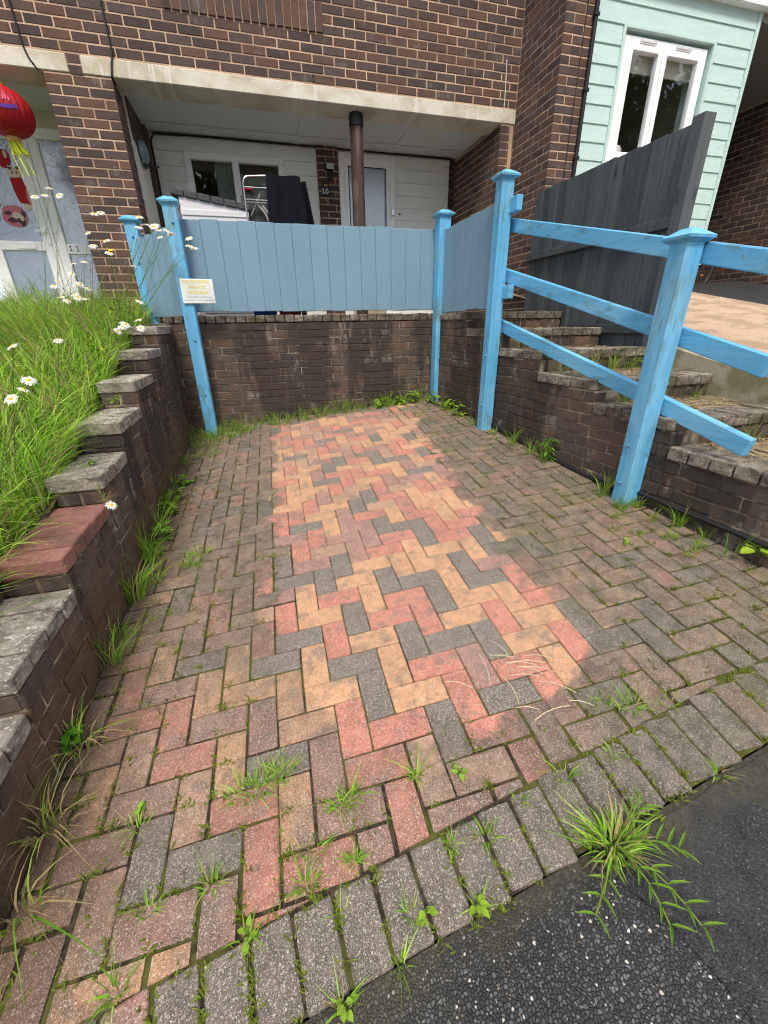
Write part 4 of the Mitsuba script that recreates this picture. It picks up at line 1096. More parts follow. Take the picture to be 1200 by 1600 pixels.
put('side_fabric', drape(.04, .10, 2.0, 2.60, 5.45, .006, 5, 6, 12), 'm_fabric', pc, smooth=True)
for sx in (.12, .60):
    put('wheel', at(lathe([(.05, -.02), (.10, -.02), (.12, 0), (.10, .02), (.05, .02)], 24), (sx, 5.5, 1.52), (0, 1, 0), (0, 0, 1), (1, 0, 0)), 'm_rubber', pc, smooth=30)
coat = put('black_cloth', join([drape(.315, .66, 2.05, 2.772, 5.375, .020, 2, 44, 24, skew=.12, lean=-.05), (lambda a: (a[0] * [1, 1, 0] + np.c_[0 * a[0][:, :2], 2.772 + .006 * np.sin(a[0][:, 0] * 20) - .2 * np.abs(a[0][:, 2] - 2.41) * 0], a[1]))(drape(.315, .66, 2.05, 2.772, 5.40, .0, 2, 30, 2)), drape(.60, .72, 2.05, 2.74, 5.41, .024, 3, 16, 20, skew=.16)]), 'm_cloth', smooth=True)
tag(coat, 'black cloth draped over the pushchair', 'cloth')
for nm, lab, x0, x1, mat in (('toy_box', 'blue plastic box glimpsed under the blue fence boards', .02, .26, 'm_bluebin'), ('toy_box', 'red plastic box glimpsed under the blue fence boards', .30, .52, 'm_redbin')):
    tb = thing(nm, lab, 'box'); put('body', cbox((x0, 5.05, 1.401), (x1, 5.3, 1.60), .02), mat, tb); put('rim', cbox((x0 - .01, 5.04, 1.58), (x1 + .01, 5.31, 1.605), .006), mat, tb)

# bicycle against the dark wall
bk = thing('bicycle', 'bicycle with a black tyre standing by the dark brick wall', 'bicycle')
ga = np.arange(41) * 2 * np.pi / 40
BC = np.array([6.34, 5.38, 2.06])
bu = np.array([.99, .12, 0]); bu /= np.linalg.norm(bu)
for k_ in (0, -1.02):
    c = BC + bu * k_ + np.array([0, 0, .05 * k_])
    wheel = put('wheel', tube(np.array([c + .315 * (math.cos(t) * bu + math.sin(t) * Z) for t in ga]), .024, 8), 'm_rubber', bk, smooth=True)
    put('rim', tube(np.array([c + .285 * (math.cos(t) * bu + math.sin(t) * Z) for t in ga]), .009, 6), 'm_black', wheel, smooth=True)
    put('spokes', join([tube([c, c + .28 * (math.cos(t) * bu + math.sin(t) * Z)], .0022, 4) for t in ga[:-1:2]]), 'm_steel', wheel)
    put('hub', at(lathe([(0, -.04), (.025, -.04), (.018, 0), (.025, .04), (0, .04)], 12), c, bu, Z, np.cross(bu, Z)), 'm_black', wheel)
    put('reflector', at(cbox((-.03, -.012, -.006), (.03, .012, .006), .004), c + .17 * (math.cos(-.75) * bu + math.sin(-.75) * Z), bu, Z, np.cross(bu, Z)), 'm_orange', wheel)
c = BC; e = BC + bu * -1.02 + np.array([0, 0, -.05])
put('frame', join([tube([e, e + bu * .42 + [0, 0, -.03]], .012, 6), tube([e, e + bu * .30 + [0, 0, .5]], .012, 6), tube([e + bu * .42 + [0, 0, -.03], e + bu * .28 + [0, 0, .58]], .016, 8), tube([e + bu * .30 + [0, 0, .5], c - bu * .17 + [0, 0, .44]], .016, 8), tube([e + bu * .42 + [0, 0, -.03], c - bu * .15 + [0, 0, .36]], .018, 8), tube([c, c - bu * .12 + [0, 0, .3], c - bu * .2 + [0, 0, .52]], .014, 8)]), 'm_black', bk, smooth=40)
put('saddle', at(cbox((-.13, -.06, -.02), (.12, .06, .03), .02), e + bu * .27 + [0, 0, .62], bu, np.cross(bu, Z), Z), 'm_black', bk)
put('handlebar', tube([c - bu * .2 + np.cross(bu, Z) * .28 + [0, 0, .54], c - bu * .2 + [0, 0, .55], c - bu * .2 - np.cross(bu, Z) * .28 + [0, 0, .54]], .013, 8), 'm_black', bk, smooth=40)

# ------------------------------------------------------------------ grass bank and plants
BYZ = [(.2, .12), (.66, .26), (1.14, .37), (1.6, .48), (2.16, .62), (2.62, .76), (3.13, .91), (3.68, 1.08), (4.2, 1.22), (5.0, 1.36), (6.0, 1.42), (7, 1.42)]
def bankz(x, y): return np.interp(y, *zip(*BYZ)) + .03 * (np.asarray(x) + 1.0) * 0 + .03 * (meshkit.fbm(np.stack([np.asarray(x) * 2.3, np.asarray(y) * 2.3, 0 * np.asarray(y)], -1), 3, 2) - .5)
k = put('grass_bank', sheet(np.linspace(-7, -1.005, 50), np.linspace(.36, 6.55, 60), bankz), 'm_soil', smooth=True, uv=(0, 0)); tag(k, 'earth bank under the long grass', 'bank', kind='structure')


def blades(P0, H, lean, width, cols, r, seg_n=4, curl=1.0):
    """grass blades: roots P0 (n,3), heights H, horizontal lean vectors (n,2), colours (n,3)"""
    n = len(P0)
    t = np.linspace(0, 1, seg_n + 1)
    az = r.random(n) * 2 * np.pi
    side = np.stack([np.cos(az), np.sin(az), 0 * az], -1)
    ctr = P0[:, None] + np.concatenate([lean[:, None] * (t[None, :, None] ** (1.6 + .6 * curl)) * H[:, None, None], (t[None, :] * H[:, None] * (1 - .28 * curl * np.minimum(np.linalg.norm(lean, axis=1)[:, None], 1.2) * t[None, :] ** 2))[..., None]], -1)
    w = width[:, None] * np.array([.75, 1., .85, .55, .06])[:seg_n + 1] if seg_n == 4 else width[:, None] * np.linspace(1, .06, seg_n + 1)
    v = np.stack([ctr - side[:, None] * w[..., None] / 2, ctr + side[:, None] * w[..., None] / 2], 2).reshape(-1, 3)
    b = (np.arange(n) * (seg_n + 1) * 2)[:, None]
    f = []
    for i in range(seg_n):
        f += [np.c_[b + 2 * i, b + 2 * i + 1, b + 2 * i + 3], np.c_[b + 2 * i, b + 2 * i + 3, b + 2 * i + 2]]
    return (v, np.vstack(f)), np.repeat(cols, (seg_n + 1) * 2, axis=0)


def grass_cols(n, r, dry=.12, pale=1.0):
    base = np.array([[.20, .40, .035], [.28, .48, .055], [.15, .33, .035], [.36, .52, .09]])[r.integers(0, 4, n)]
    base = base * (.75 + .5 * r.random((n, 1))) * pale
    d = r.random(n) < dry
    base[d] = np.array([.42, .34, .17]) * (.7 + .5 * r.random((d.sum(), 1)))
    return base


g = np.random.default_rng(31)
n = 30000
xs = -1.03 - 2.9 * g.random(n) ** 1.5
ys = .40 + 5.9 * g.random(n)
clump = meshkit.fbm(np.stack([xs * 2.6, ys * 2.6, 0 * xs], -1), 3, 6)
H = (.13 + .34 * g.random(n) ** 1.5) * (.45 + 1.1 * clump) * np.where(xs > -1.12, .85, 1.0) * np.where(ys < 1.0, .8, 1)
az = 2.2 * meshkit.noise(np.stack([xs * 1.7, ys * 1.7, 0 * xs + 5], -1), 3) * np.pi + g.normal(0, .8, n)
ln = .25 + .75 * g.random(n)
lean = np.stack([np.cos(az), np.sin(az)], -1) * ln[:, None]
lean[:, 0] += np.where(xs > -1.2, .30, 0.05)
mesh, col = blades(np.c_[xs, ys, bankz(xs, ys) - .01], H, lean, .0045 + .0050 * g.random(n), grass_cols(n, g, .20, 1.08), g)
k = put('grass', mesh, 'm_leaf', color=col); tag(k, 'long bright green grass on the bank left of the drive', 'grass', kind='stuff')


def leaf(p, d, up, L, w):
    """a folded pointed leaf of eight triangles"""
    d = np.asarray(d, float) / np.linalg.norm(d); s = np.cross(d, up); s /= np.linalg.norm(s) + 1e-9; u = np.cross(s, d)
    pts = [(0, 0, 0), (.25, .42, .10), (.25, -.42, .10), (.6, .38, .05), (.6, -.38, .05), (.3, 0, .0), (.65, 0, -.03), (1, 0, -.12)]
    v = np.array([np.asarray(p) + L * a * d + w * b * s + L * c * u for a, b, c in pts])
    return v, np.array([[0, 5, 1], [0, 2, 5], [1, 5, 6], [1, 6, 3], [2, 4, 6], [2, 6, 5], [3, 6, 7], [4, 7, 6]])


# low leafy cover between the grass
pl_, cc = [], []
for i in range(3200):
    x, y = -1.06 - 1.7 * g.random() ** 1.6, .5 + 5.2 * g.random()
    z = float(bankz(x, y)) + .03 + .20 * g.random()
    a = g.random() * 6.28
    pl_.append(leaf((x, y, z), (math.cos(a), math.sin(a), .3 * g.normal()), (0, 0, 1), .035 + .04 * g.random(), .018 + .02 * g.random()))
    cc.append(np.tile(np.array([.13, .27, .03]) * (.7 + .6 * g.random()), (8, 1)))
k = put('ground_cover', join(pl_), 'm_leaf', color=np.vstack(cc)); tag(k, 'small weeds and leaves among the grass on the bank', 'weeds', kind='stuff')


def tuft(name, label, cat, p, n, hmin, hmax, spread, ln=.8, dry=.15, group=None, seed=0, pale=1., width=.004, dirn=(0, 0), runners=0):
    r = np.random.default_rng(1000 + seed)
    p = np.asarray(p, float)
    a, q = r.random(n) * 6.28, spread * np.sqrt(r.random(n))
    P0 = np.c_[p[0] + q * np.cos(a), p[1] + q * np.sin(a) * .6, np.full(n, p[2])]
    H = hmin + (hmax - hmin) * r.random(n) ** 1.3
    lean = np.stack([np.cos(a), np.sin(a)], -1) * (ln * (.3 + .9 * r.random(n)))[:, None] + r.normal(0, .25, (n, 2)) + np.asarray(dirn)
    mesh, col = blades(P0, H, lean, width * (.6 + .8 * r.random(n)), grass_cols(n, r, dry, pale), r)
    parts = [(mesh[0], mesh[1])]; cols = [col]
    for i in range(runners):
        a = -2.6 + 2.9 * i / max(runners - 1, 1) + r.normal(0, .2)
        L = .10 + .12 * r.random()
        d = np.array([math.cos(a), math.sin(a), 0])
        pts = [p + d * L * t + [0, 0, .05 * math.sin(t * 2.6) + .01] for t in np.linspace(0, 1, 6)]
        pts = [np.array([q[0], q[1], gz(q[0], q[1]) + .012 + .03 * math.sin(t * 3.1)]) for q, t in zip(pts, np.linspace(0, 1, 6))]
        tv = tube(pts, .0022, 4); parts.append(tv); cols.append(np.tile([.22, .30, .06], (len(tv[0]), 1)))
        for j in (2, 3, 4, 5):
            for sgn in (-1, 1):
                lv = leaf(pts[j], d * .6 + sgn * np.array([-d[1], d[0], 0]) * .7 + [0, 0, .4], (0, 0, 1), .055, .008); parts.append(lv); cols.append(np.tile([.20, .36, .05], (8, 1)))
    key = put(name, join(parts), 'm_leaf', color=np.vstack(cols))
    return tag(key, label, cat, group)


def gp(x, y, dz=-.006): return (x, y, float(gz(x, y)) + dz)


tuft('grass_tuft', 'large sprawling grass tuft growing where the paving meets the road', 'grass tuft', gp(.735, .428), 230, .02, .088, .07, 1.25, .24, seed=1, pale=1.1, width=.0065, runners=5)
for i, (x, y, h, nn) in enumerate([(-.775, 1.60, .24, 26), (-.765, 2.02, .30, 60), (-.765, 2.38, .34, 60), (-.76, 2.75, .28, 50), (-.77, 3.05, .22, 40), (-.765, 3.45, .16, 30), (-.76, 3.95, .18, 30), (-.70, 2.15, .16, 24), (-.76, 1.75, .20, 30)]):
    tuft('grass_tuft', 'tall grass tuft at the foot of the left wall', 'grass tuft', gp(x, y), nn, h * .4, h, .05, .55, .14, 'grass tufts along the left wall', 10 + i, .95, .005, (.18, 0))
for i, (x, y, h, nn) in enumerate([(-.765, 1.20, .22, 50), (-.77, .95, .20, 46), (-.77, .76, .18, 44)]):
    tuft('grass_tuft', 'dry straw coloured grass hanging at the near end of the left wall', 'grass tuft', gp(x, y, .02), nn, h * .4, h, .06, 1.2, .75, 'dry grass at the near left', 30 + i, 1., .005, (.1, -.4))
for i, x in enumerate(np.linspace(-.5, 1.9, 19)):
    h = .13 + .13 * abs(math.sin(i * 2.1))
    tuft('grass_tuft', 'thin grass tuft at the foot of the end wall', 'grass tuft', gp(x + .03 * math.sin(i * 5), 4.80 - .048 * x - (.09 if x < .5 else .03) * (i % 3)), 40, h * .4, h, .06, .6, .15, 'grass tufts along the end wall', 50 + i, .9, .004)
for i, (x, y, h) in enumerate([(-.55, 4.62, .14), (-.45, 4.45, .12), (-.62, 4.35, .12), (-.30, 4.55, .10), (-.58, 4.05, .10), (-.42, 4.72, .15), (-.2, 4.68, .1), (-.66, 4.6, .16)]):
    tuft('grass_tuft', 'low grass patch in the far left corner of the drive', 'grass tuft', gp(x, y), 110, h * .3, h * 1.15, .13, .7, .14, 'low grass in the far left corner', 80 + i, .9, .0035)
for i, (x, y, h, nn) in enumerate([(1.975, 3.30, .12, 30), (1.985, 3.0, .26, 34), (2.01, 2.75, .20, 30), (2.03, 2.62, .26, 40), (2.03, 1.98, .26, 40), (2.01, 1.80, .12, 60), (2.10, 1.78, .14, 40), (2.13, 1.52, .20, 34), (2.14, 1.38, .14, 26), (2.12, 1.22, .20, 12), (2.05, 1.62, .10, 30), (1.95, 3.62, .18, 26), (1.93, 4.1, .16, 26), (1.92, 1.72, .06, 50), (2.0, 1.45, .06, 50), (1.88, 1.55, .05, 40), (2.06, 1.33, .06, 40), (1.80, 1.62, .04, 40), (1.97, 1.30, .05, 36)]):
    tuft('grass_tuft', 'grass tuft at the foot of the right wall', 'grass tuft', gp(x, y), nn, h * .35, h, .045, .7, .2, 'grass tufts along the right wall', 100 + i, .95, .0045, (-.1, -.05))
JT = [(-.159, .894, .07, 90, .07), (-.20, .88, .06, 60, .06), (-.10, .905, .06, 60, .05), (.09, .762, .07, 50, .035), (.06, .75, .06, 40, .03), (.301, .756, .08, 30, .02), (-.518, .888, .07, 22, .03), (-.296, .679, .06, 40, .03), (-.054, .60, .06, 46, .03), (.076, .613, .06, 46, .025), (-.451, .677, .07, 26, .025), (.339, .431, .06, 16, .02), (.429, .549, .07, 26, .025), (-.006, .374, .06, 22, .02), (-.492, .545, .08, 30, .03), (.332, .565, .05, 20, .02), (-.028, .67, .05, 40, .05), (-.513, 2.223, .12, 50, .05), (1.07, .731, .09, 40, .05), (1.146, .476, .05, 24, .03), (.718, .614, .07, 20, .025), (.131, .394, .06, 18, .02), (.18, .47, .05, 18, .02), (-.2, .548, .07, 16, .02), (-.47, 2.32, .10, 40, .05), (1.0, .78, .06, 24, .04), (1.2, .70, .06, 24, .04), (.02, .52, .05, 16, .02), (.56, .60, .05, 20, .02), (.9, .62, .06, 20, .03)]
for i, (x, y, h, nn, s) in enumerate(JT):
    tuft('grass_tuft', 'small grass tuft in the joints of the paving', 'grass tuft', gp(x, y, -.004), nn, h * .3, h, s, 1.1, .16, 'small grass tufts in the paving joints', 130 + i, 1.1, .0038)
# dry litter on the treads
lt = []
for i in range(1500):
    k_ = g.integers(0, 6); x = RWX(SY[k_]) + .12 + (XR - RWX(SY[k_]) - .15) * g.random(); y = SY[k_ + 1] - .33 * g.random() ** 1.5 - .01; a = g.random() * 6.28; L = .03 + .07 * g.random()
    if y < .3: continue
    z = SZ[k_] + (.004 if y < SY[k_] + .205 else -.008)
    dv = np.array([math.cos(a), math.sin(a), .12 * g.normal()]) * L / 2; sv = np.array([-math.sin(a), math.cos(a), 0]) * .0018; c = np.array([x, y, z + .004 + .006 * g.random()])
    lt.append((np.array([c - dv - sv, c - dv + sv, c + [0, 0, .003] + sv * 1.5, c + [0, 0, .003] - sv * 1.5, c + dv]), np.array([[0, 1, 2], [0, 2, 3], [3, 2, 4]])))
k = put('dry_litter', join(lt), 'm_leaf', color=np.repeat(np.array([.52, .42, .25]) * (.6 + .6 * g.random((len(lt), 1))), 5, axis=0)); tag(k, 'dry grass litter on the treads of the steps', 'litter', kind='stuff')
# tufts on the steps
for i, (k_, x, h, nn) in enumerate([(1, 2.36, .12, 16), (1, 2.5, .12, 14), (1, 2.95, .24, 30), (2, 2.7, .16, 24), (2, 2.98, .14, 20), (3, 2.5, .22, 40), (3, 2.62, .20, 30), (3, 2.30, .14, 16), (4, 2.55, .24, 40), (4, 2.75, .22, 40), (4, 2.9, .16, 24), (4, 2.25, .12, 16), (5, 2.4, .16, 20), (5, 2.2, .14, 12), (6, 2.5, .12, 14), (3, 2.95, .14, 20), (1, 2.3, .06, 20)]):
    tuft('grass_tuft', 'grass tuft sprouting from the brick steps', 'grass tuft', (x, SY[k_] - .04, SZ[k_ - 1] - .01), nn, h * .4, h, .05, .6, .3, 'grass tufts on the steps', 180 + i, .95, .004)
# short moss and seedlings in the joints
mo, mc = [], []
for i in range(6000):
    u, v = g.integers(-16, 24), g.integers(-9, 44)
    if g.random() < .5: uu, vv_ = u + .5 * g.random(), v + g.normal(0, .02)
    else: uu, vv_ = u + g.normal(0, .02), v + .5 * g.random()
    x, y = lat(uu, vv_)
    if not (-.78 < x < 2.2 and INNER(x) + .03 < y < 4.8): continue
    if in_clean(x, y) and y > .95: continue
    dens = meshkit.fbm(np.array([x * 2.2, y * 2.2, 1.0]), 3, 9)
    if dens < (.46 if x < .9 else .36): continue
    for j in range(5):
        a = g.random() * 6.28
        mo.append(leaf((x + g.normal(0, .008), y + g.normal(0, .008), float(gz(x, y)) - .004), (math.cos(a), math.sin(a), .8), (0, 0, 1), .010 + .016 * g.random(), .005))
        mc.append(np.tile(np.array([.17, .22, .035]) * (.6 + .7 * g.random()), (8, 1)))
for i in range(420):
    k_ = g.integers(2, 32); t_ = g.random(); x = .014 - 1.04 + k_ * .104 + g.normal(0, .004); y = EDGE(x) + t_ * (INNER(x) - EDGE(x)) if i % 3 else (INNER(x) if i % 2 else EDGE(x)) + g.normal(0, .006)
    if i % 3 == 0: x += .1 * g.random()
    if meshkit.fbm(np.array([x * 3.2, y * 3.2, 4.0]), 3, 9) < .45: continue
    for j in range(6):
        a = g.random() * 6.28
        mo.append(leaf((x + g.normal(0, .005), y + g.normal(0, .006), float(gz(x, y)) - .006), (math.cos(a), math.sin(a), .9), (0, 0, 1), .010 + .016 * g.random(), .005))
        mc.append(np.tile(np.array([.20, .26, .04]) * (.6 + .7 * g.random()), (8, 1)))
k = put('joint_moss', join(mo), 'm_leaf', color=np.vstack(mc)); tag(k, 'moss and seedlings in the joints of the paving', 'moss', kind='stuff')
# dry bits of straw on the pavers
def straw(label, pts, group=None):
    k = put('straw', tube(pts, .0014, 5), 'm_straw'); tag(k, label, 'straw', group)
for i in range(15):
    x, y = (.86 + .10 * g.normal(), .96 + .07 * g.normal()) if i < 9 else (.72 + .14 * g.normal(), .93 + .08 * g.normal())
    a = 2.2 + .7 * g.normal() if i >= 9 else 2.5 + .25 * g.normal()
    L = .07 + .08 * g.random()
    pts = [(x + L * (t - .5) * math.cos(a + .25 * t), y + L * (t - .5) * math.sin(a + .25 * t), float(gz(x + L * (t - .5) * math.cos(a + .25 * t), y + L * (t - .5) * math.sin(a + .25 * t))) + .0035 + .004 * math.sin(3 * t)) for t in np.linspace(0, 1, 6)]
    straw('bleached stalk of straw lying on the scrubbed paving', pts, 'straw stalks on the paving')


# broad leaved weeds
def weed(label, p, n, L, w, h, col, group=None, seed=0):
    r = np.random.default_rng(seed)
    parts, cols = [], []
    for i in range(n):
        a = r.random() * 6.28; hh = h * r.random(); q = .5 * L * r.random()
        b = np.array([p[0] + q * math.cos(a), p[1] + q * math.sin(a), p[2] + hh])
        st_ = tube([p, (b + p) / 2 + [0, 0, .01], b], .0016, 4); parts.append(st_); cols.append(np.tile([.16, .26, .05], (len(st_[0]), 1)))
        parts.append(leaf(b, (math.cos(a), math.sin(a), .25 * r.normal()), (0, 0, 1), L * (.7 + .6 * r.random()), w * (.7 + .6 * r.random())))
        cols.append(np.tile(np.array(col) * (.75 + .5 * r.random()), (8, 1)))
    return tag(put('leafy_weed', join(parts), 'm_leaf', color=np.vstack(cols)), label, 'weed', group)


for i, (x, y, h) in enumerate([(1.30, 4.72, .10), (1.55, 4.70, .12), (1.72, 4.69, .12), (1.86, 4.55, .14), (1.93, 4.36, .12), (1.95, 4.2, .10), (1.94, 3.95, .14)]):
    weed('bright green broad leaved weed near the back right post', np.array(gp(x, y)), 16, .075, .055, h, (.27, .44, .045), 'bright weeds by the back post', 300 + i)
for i, (x, y, h) in enumerate([(-.74, 2.95, .10), (-.72, 3.15, .10), (-.75, 2.45, .08), (-.70, 3.45, .08), (-.72, 2.6, .1)]):
    weed('broad leaved weed at the foot of the left wall', np.array(gp(x, y)), 22, .06, .03, h, (.15, .30, .04), 'leafy weeds along the left wall', 320 + i)
weed('dark green leafy weed with dry stems at the near left wall', np.array(gp(-.79, 1.22, .03)), 26, .04, .035, .07, (.08, .22, .02), seed=331)
weed('bright round ivy leaves at the right edge below the wall', np.array(gp(2.16, 1.13, .05)), 7, .07, .075, .05, (.34, .52, .05), seed=332)
weed('bushy green weed at the foot of the right wall', np.array(gp(2.03, 2.58)), 30, .06, .02, .18, (.13, .28, .04), seed=333)
for i, (x, y) in enumerate([(.339, .431), (.218, .461), (.0, .374), (-.52, .93), (-.2, .55), (1.76, 1.50), (.43, .72)]):
    weed('little round leaved seedling in the paving joints', np.array(gp(x, y, -.002)), 7, .022, .018, .03, (.26, .42, .05), 'seedlings in the paving joints', 340 + i)
for i, (k_, x) in enumerate([(1, 2.38), (1, 2.52), (2, 3.05), (4, 2.95), (4, 2.45)]):
    weed('green weed on the brick steps', np.array([x, SY[k_] - .05, SZ[k_ - 1] - .01]), 9, .05, .022, .09, (.2, .36, .05), 'green weeds on the steps', 360 + i)
for i, (y, z) in enumerate([(2.85, .99), (3.2, .92), (2.75, .80), (2.35, .74)]):
    weed('small weed growing on the stepped copings of the left wall', np.array([LW - .10 if i % 2 else LW - .05, y, z - .04 if i != 1 else 1.0]), 16, .035, .016, .05, (.2, .32, .05), 'weeds on the left copings', 380 + i)

# ------------------------------------------------------------------ daisies
def flower_mesh(seed, n=19):
    r = np.random.default_rng(seed)
    vs, fs, k0 = [], [], 0
    for i in range(n):
        a = i * 2 * np.pi / n + r.normal(0, .05); L = .027 * (.88 + .2 * r.random()); w = .0058
        d = np.array([math.cos(a), math.sin(a), 0]); s = np.array([-d[1], d[0], 0]); dr_ = -.12 - .35 * r.random()
        pts = [d * .006 - s * w * .35, d * .006 + s * w * .35, d * L * .6 - s * w * .55 + [0, 0, .002], d * L * .6 + s * w * .55 + [0, 0, .002], d * L - s * w * .3 + [0, 0, dr_ * .012], d * L + s * w * .3 + [0, 0, dr_ * .012]]
        vs += pts; fs += [[k0, k0 + 2, k0 + 3], [k0, k0 + 3, k0 + 1], [k0 + 2, k0 + 4, k0 + 5], [k0 + 2, k0 + 5, k0 + 3]]; k0 += 6
    return np.array(vs), np.array(fs)


PET = [mikit.ply(flower_mesh(s), 'm_petal') for s in range(3)]
DISC = mikit.ply(lathe([(.0078, -.002), (.0075, .003), (.005, .005), (0, .0058)], 12), 'm_disc', True)
YPET = mikit.ply(flower_mesh(8, 24), 'm_yellowflower')
DAISY = [(-0.915, 2.059, 1.301), (-0.87, 1.989, 1.18), (-1.054, 2.334, 1.11), (-0.947, 1.98, 1.115), (-1.004, 2.736, 1.306), (-0.883, 4.229, 1.56), (-0.83, 3.40, 1.385), (-0.9, 3.6, 1.37), (-0.994, 3.823, 1.343), (-0.9, 4.1, 1.42), (-0.85, 3.9, 1.36),
         (-1.606, 4.815, 2.364), (-1.524, 4.795, 2.373), (-1.485, 4.81, 2.425), (-1.511, 5.099, 2.442), (-1.151, 4.621, 2.227), (-1.099, 4.611, 2.235), (-1.223, 4.573, 2.083), (-1.083, 4.505, 2.023), (-1.071, 4.458, 1.931), (-1.195, 4.519, 1.986),
         (-0.798, 4.508, 2.197), (-0.809, 4.474, 2.12), (-0.76, 4.60, 2.16), (-0.691, 4.442, 2.123), (-0.69, 4.5, 2.14), (-0.593, 4.4, 2.092), (-0.70, 4.7, 2.09), (-0.66, 4.45, 2.10), (-0.56, 4.35, 2.06), (-0.427, 4.359, 2.037), (-0.426, 4.297, 1.973), (-0.399, 4.338, 1.962),
         (-1.372, 4.506, 1.853), (-1.284, 4.487, 1.866), (-1.544, 4.475, 1.687), (-1.338, 4.423, 1.698), (-1.368, 4.383, 1.597), (-1.318, 4.364, 1.587), (-1.505, 4.425, 1.604), (-1.39, 4.401, 1.621), (-0.886, 4.356, 1.826), (-1.46, 4.7, 1.80), (-1.458, 4.398, 1.574), (-1.58, 4.7, 1.74), (-1.43, 4.9, 1.70)]
dg = np.random.default_rng(77)


def frame_from(nrm):
    nrm = np.asarray(nrm, float) / np.linalg.norm(nrm)
    u = np.cross(nrm, [0.3, .9, .1]); u /= np.linalg.norm(u)
    m = np.eye(4); m[:3, 0] = u; m[:3, 1] = np.cross(nrm, u); m[:3, 2] = nrm
    return m


def daisy(name, label, group, h, root, nrm, petals, size=1.0):
    key = thing(name, label, 'flower', group)
    h, root = np.array(h), np.array(root)
    mid = (h + root) / 2 + np.array([dg.normal(0, .03), dg.normal(0, .03), .04])
    pts = [(1 - t) ** 2 * root + 2 * t * (1 - t) * mid + t * t * (h - np.asarray(nrm) / np.linalg.norm(nrm) * .004) for t in np.linspace(0, 1, 8)]
    parts = [tube(pts, np.linspace(.0020, .0013, 8), 5)]
    for j in (2, 3, 4, 5):
        a = dg.random() * 6.28
        parts.append(leaf(pts[j], (math.cos(a), math.sin(a), .8), (0, 0, 1), .035, .007))
    mm = join(parts)
    put('stem', mm, 'm_leaf', key, color=np.tile(np.array([.13, .22, .045]) * (.8 + .4 * dg.random()), (len(mm[0]), 1)))
    fr = frame_from(nrm); fr[:3, :3] *= size; fr[:3, 3] = h
    scene[key + '__petals'] = {**petals, 'to_world': T4(fr)}
    scene[key + '__flower_centre'] = {**DISC, 'to_world': T4(fr)}


for i, (x, y, z) in enumerate(DAISY):
    if i < 5: lab, grp = 'large white daisy in the long grass near the left edge', 'near white daisies'
    elif i < 11: lab, grp = 'white daisy leaning over the far grass by the copings', 'white daisies over the copings'
    elif i < 21: lab, grp = 'tall white daisy in front of the left door and pier', 'tall white daisies before the door'
    elif i < 33: lab, grp = 'tall white daisy swaying before the left blue posts', 'tall white daisies by the blue posts'
    else: lab, grp = 'white daisy in the dense cluster below the frosted door', 'white daisies clustered by the door'
    rx = min(x, -1.02) - .02 - .25 * dg.random(); ry = y - .12 + dg.normal(0, .16)
    if i < 5: rx = -1.12 - .1 * dg.random(); ry = y + .05
    daisy('daisy', lab, grp, (x, y, z), (rx, ry, float(bankz(rx, ry))), (dg.normal(0, .35) + .1, -.45 + dg.normal(0, .3), 1.0), PET[i % 3], (1.0 if i < 5 else 1.3) + .08 * dg.normal())
daisy('daisy', 'single white daisy hanging over the left wall above a dry root', None, (-.73, 2.0, .625), (-.79, 2.12, .69), (.5, -.5, .7), PET[0], .9)
daisy('yellow_flower', 'yellow flower head among the tall daisies by the pier', None, (-1.06, 4.47, 1.955), (-1.1, 4.3, float(bankz(-1.1, 4.3))), (.1, -.4, 1), YPET, .85)
tuft('dry_root', 'dry straw coloured root hanging below the daisy on the left wall', 'root', (-.765, 2.05, .60), 40, .05, .13, .012, .9, .95, None, 400, 1., .002, (.5, -.3))
# seed stalks
for i in range(46):
    x, y = -1.08 - .8 * dg.random() ** 1.5, .9 + 4.2 * dg.random()
    z0 = float(bankz(x, y)); L = .42 + .22 * dg.random()
    d = np.array([dg.normal(.08, .16), dg.normal(-.03, .16), 0])
    pts = [np.array([x, y, z0]) + d * t * t * L + [0, 0, L * t] for t in np.linspace(0, 1, 7)]
    parts = [tube(pts, .0014, 4)]
    for j in range(16):
        t = .78 + .22 * j / 16
        b = np.array([x, y, z0]) + d * t * t * L + [0, 0, L * t]; a = dg.random() * 6.28
        parts.append(leaf(b, (math.cos(a) * .6, math.sin(a) * .6, .9), (0, 0, 1), .014, .004))
    mm = join(parts)
    k = put('seed_stalk', mm, 'm_leaf', color=np.tile(np.array([.36, .36, .14]) * (.7 + .5 * dg.random()), (len(mm[0]), 1)))
    tag(k, 'thin grass seed stalk rising from the bank', 'grass stalk', 'seed stalks on the bank')
# buttercups
for i in range(14):
    x, y = -1.06 - .5 * dg.random(), 1.3 + 3.4 * dg.random()
    z0 = float(bankz(x, y))
    daisy('buttercup', 'small yellow buttercup in the long grass', 'buttercups on the bank', (x + .05, y - .03, z0 + .16 + .1 * dg.random()), (x, y, z0), (.1, -.3, 1), YPET, .3)

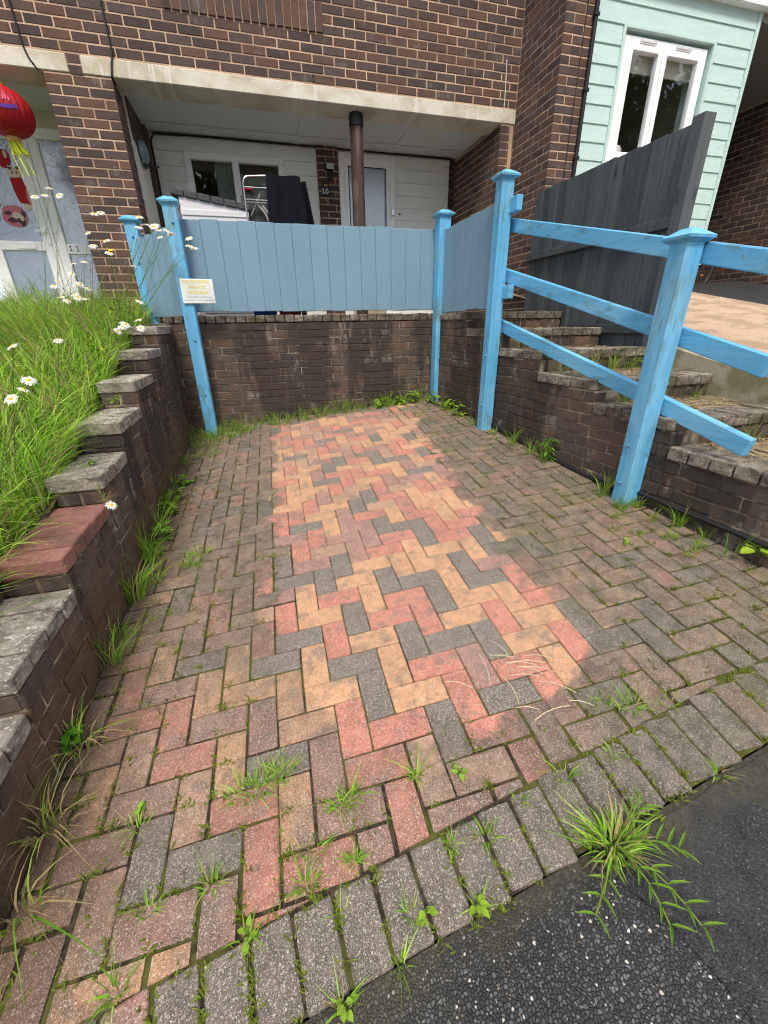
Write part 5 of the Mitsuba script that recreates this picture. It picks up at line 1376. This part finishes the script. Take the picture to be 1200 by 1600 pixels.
# ------------------------------------------------------------------ trees over the road, which the window mirrors
tr = np.random.default_rng(44)
TREES = [(.8, -14.5, 'leafy tree straight across the road from the drive'), (-13, -12.5, 'broad leafy tree across the road, leftmost of the row'), (13, -14.5, 'leafy tree across the road to the right of the drive'), (19, -12.5, 'tall leafy tree across the road facing the mint house'), (27, -14, 'leafy tree furthest right across the road')]
for i, (x, y, lab) in enumerate(TREES):
    z0 = float(gz(x, y))
    key = thing('street_tree', lab, 'tree', 'trees across the road')
    put('trunk', join([tube([(x, y, z0 - .2), (x + .1, y, z0 + 3.5), (x, y + .1, z0 + 8)], [.26, .20, .09], 9)] + [tube([(x, y, z0 + 4 + .4 * j), (x + 2.2 * math.cos(j * 2.1), y + 2.2 * math.sin(j * 2.1), z0 + 6.4 + .5 * j)], [.08, .03], 6) for j in range(7)]), 'm_bark', key)
    n = 4200
    d = tr.normal(0, 1, (n, 3)); d /= np.linalg.norm(d, axis=1, keepdims=True)
    R_ = tr.random(n) ** .4 * (.55 + .7 * meshkit.fbm(d * 2.6 + i, 3, 5))
    P_ = np.array([x, y, max(z0, 0) * .7 + 8.7]) + d * R_[:, None] * np.array([4.6, 3.2, 4.4])
    e1 = tr.normal(0, 1, (n, 3)); e1 /= np.linalg.norm(e1, axis=1, keepdims=True); e2 = np.cross(e1, tr.normal(0, 1, (n, 3))); e2 /= np.linalg.norm(e2, axis=1, keepdims=True)
    sz = .15 + .13 * tr.random((n, 1))
    V_ = np.stack([P_ - e1 * sz, P_ + e2 * sz * .6, P_ + e1 * sz, P_ - e2 * sz * .6], 1).reshape(-1, 3)
    F_ = (np.arange(n) * 4)[:, None, None] + np.array([[0, 1, 2], [0, 2, 3]])
    put('crown', (V_, F_.reshape(-1, 3)), 'm_leaf', key, color=np.repeat(np.array([.06, .12, .03]) * (.6 + .8 * tr.random((n, 1))), 4, axis=0))

# ------------------------------------------------------------------ labels of things that look alike say which one of the row it is
def centre(key):
    for k_, d_ in scene.items():
        if (k_ == key or k_.startswith(key + '__')) and d_.get('type') == 'ply':
            v_ = meshkit.WRITTEN[d_['filename']][0]
            if 'to_world' not in d_: return v_.mean(0)


alike = {}
for key, e in labels.items():
    if e.get('group') and e.get('label'): alike.setdefault((e['group'], e['label']), []).append(key)
for (grp, lab), keys in alike.items():
    if len(keys) < 2: continue
    C_ = np.array([centre(k_) for k_ in keys]) - EYE
    dep = C_ @ FWD
    sx = (C_ @ np.cross(FWD, -DOWN)) / dep
    sy_ = (C_ @ DOWN) / dep
    if np.ptp(sx) > np.ptp(sy_): val, word = sx, 'from the left'
    else: val, word = -sy_, 'nearest'
    for n_, i_ in enumerate(np.argsort(val)): labels[keys[i_]]['label'] = f'{lab}, {ORD[n_]} {word}'
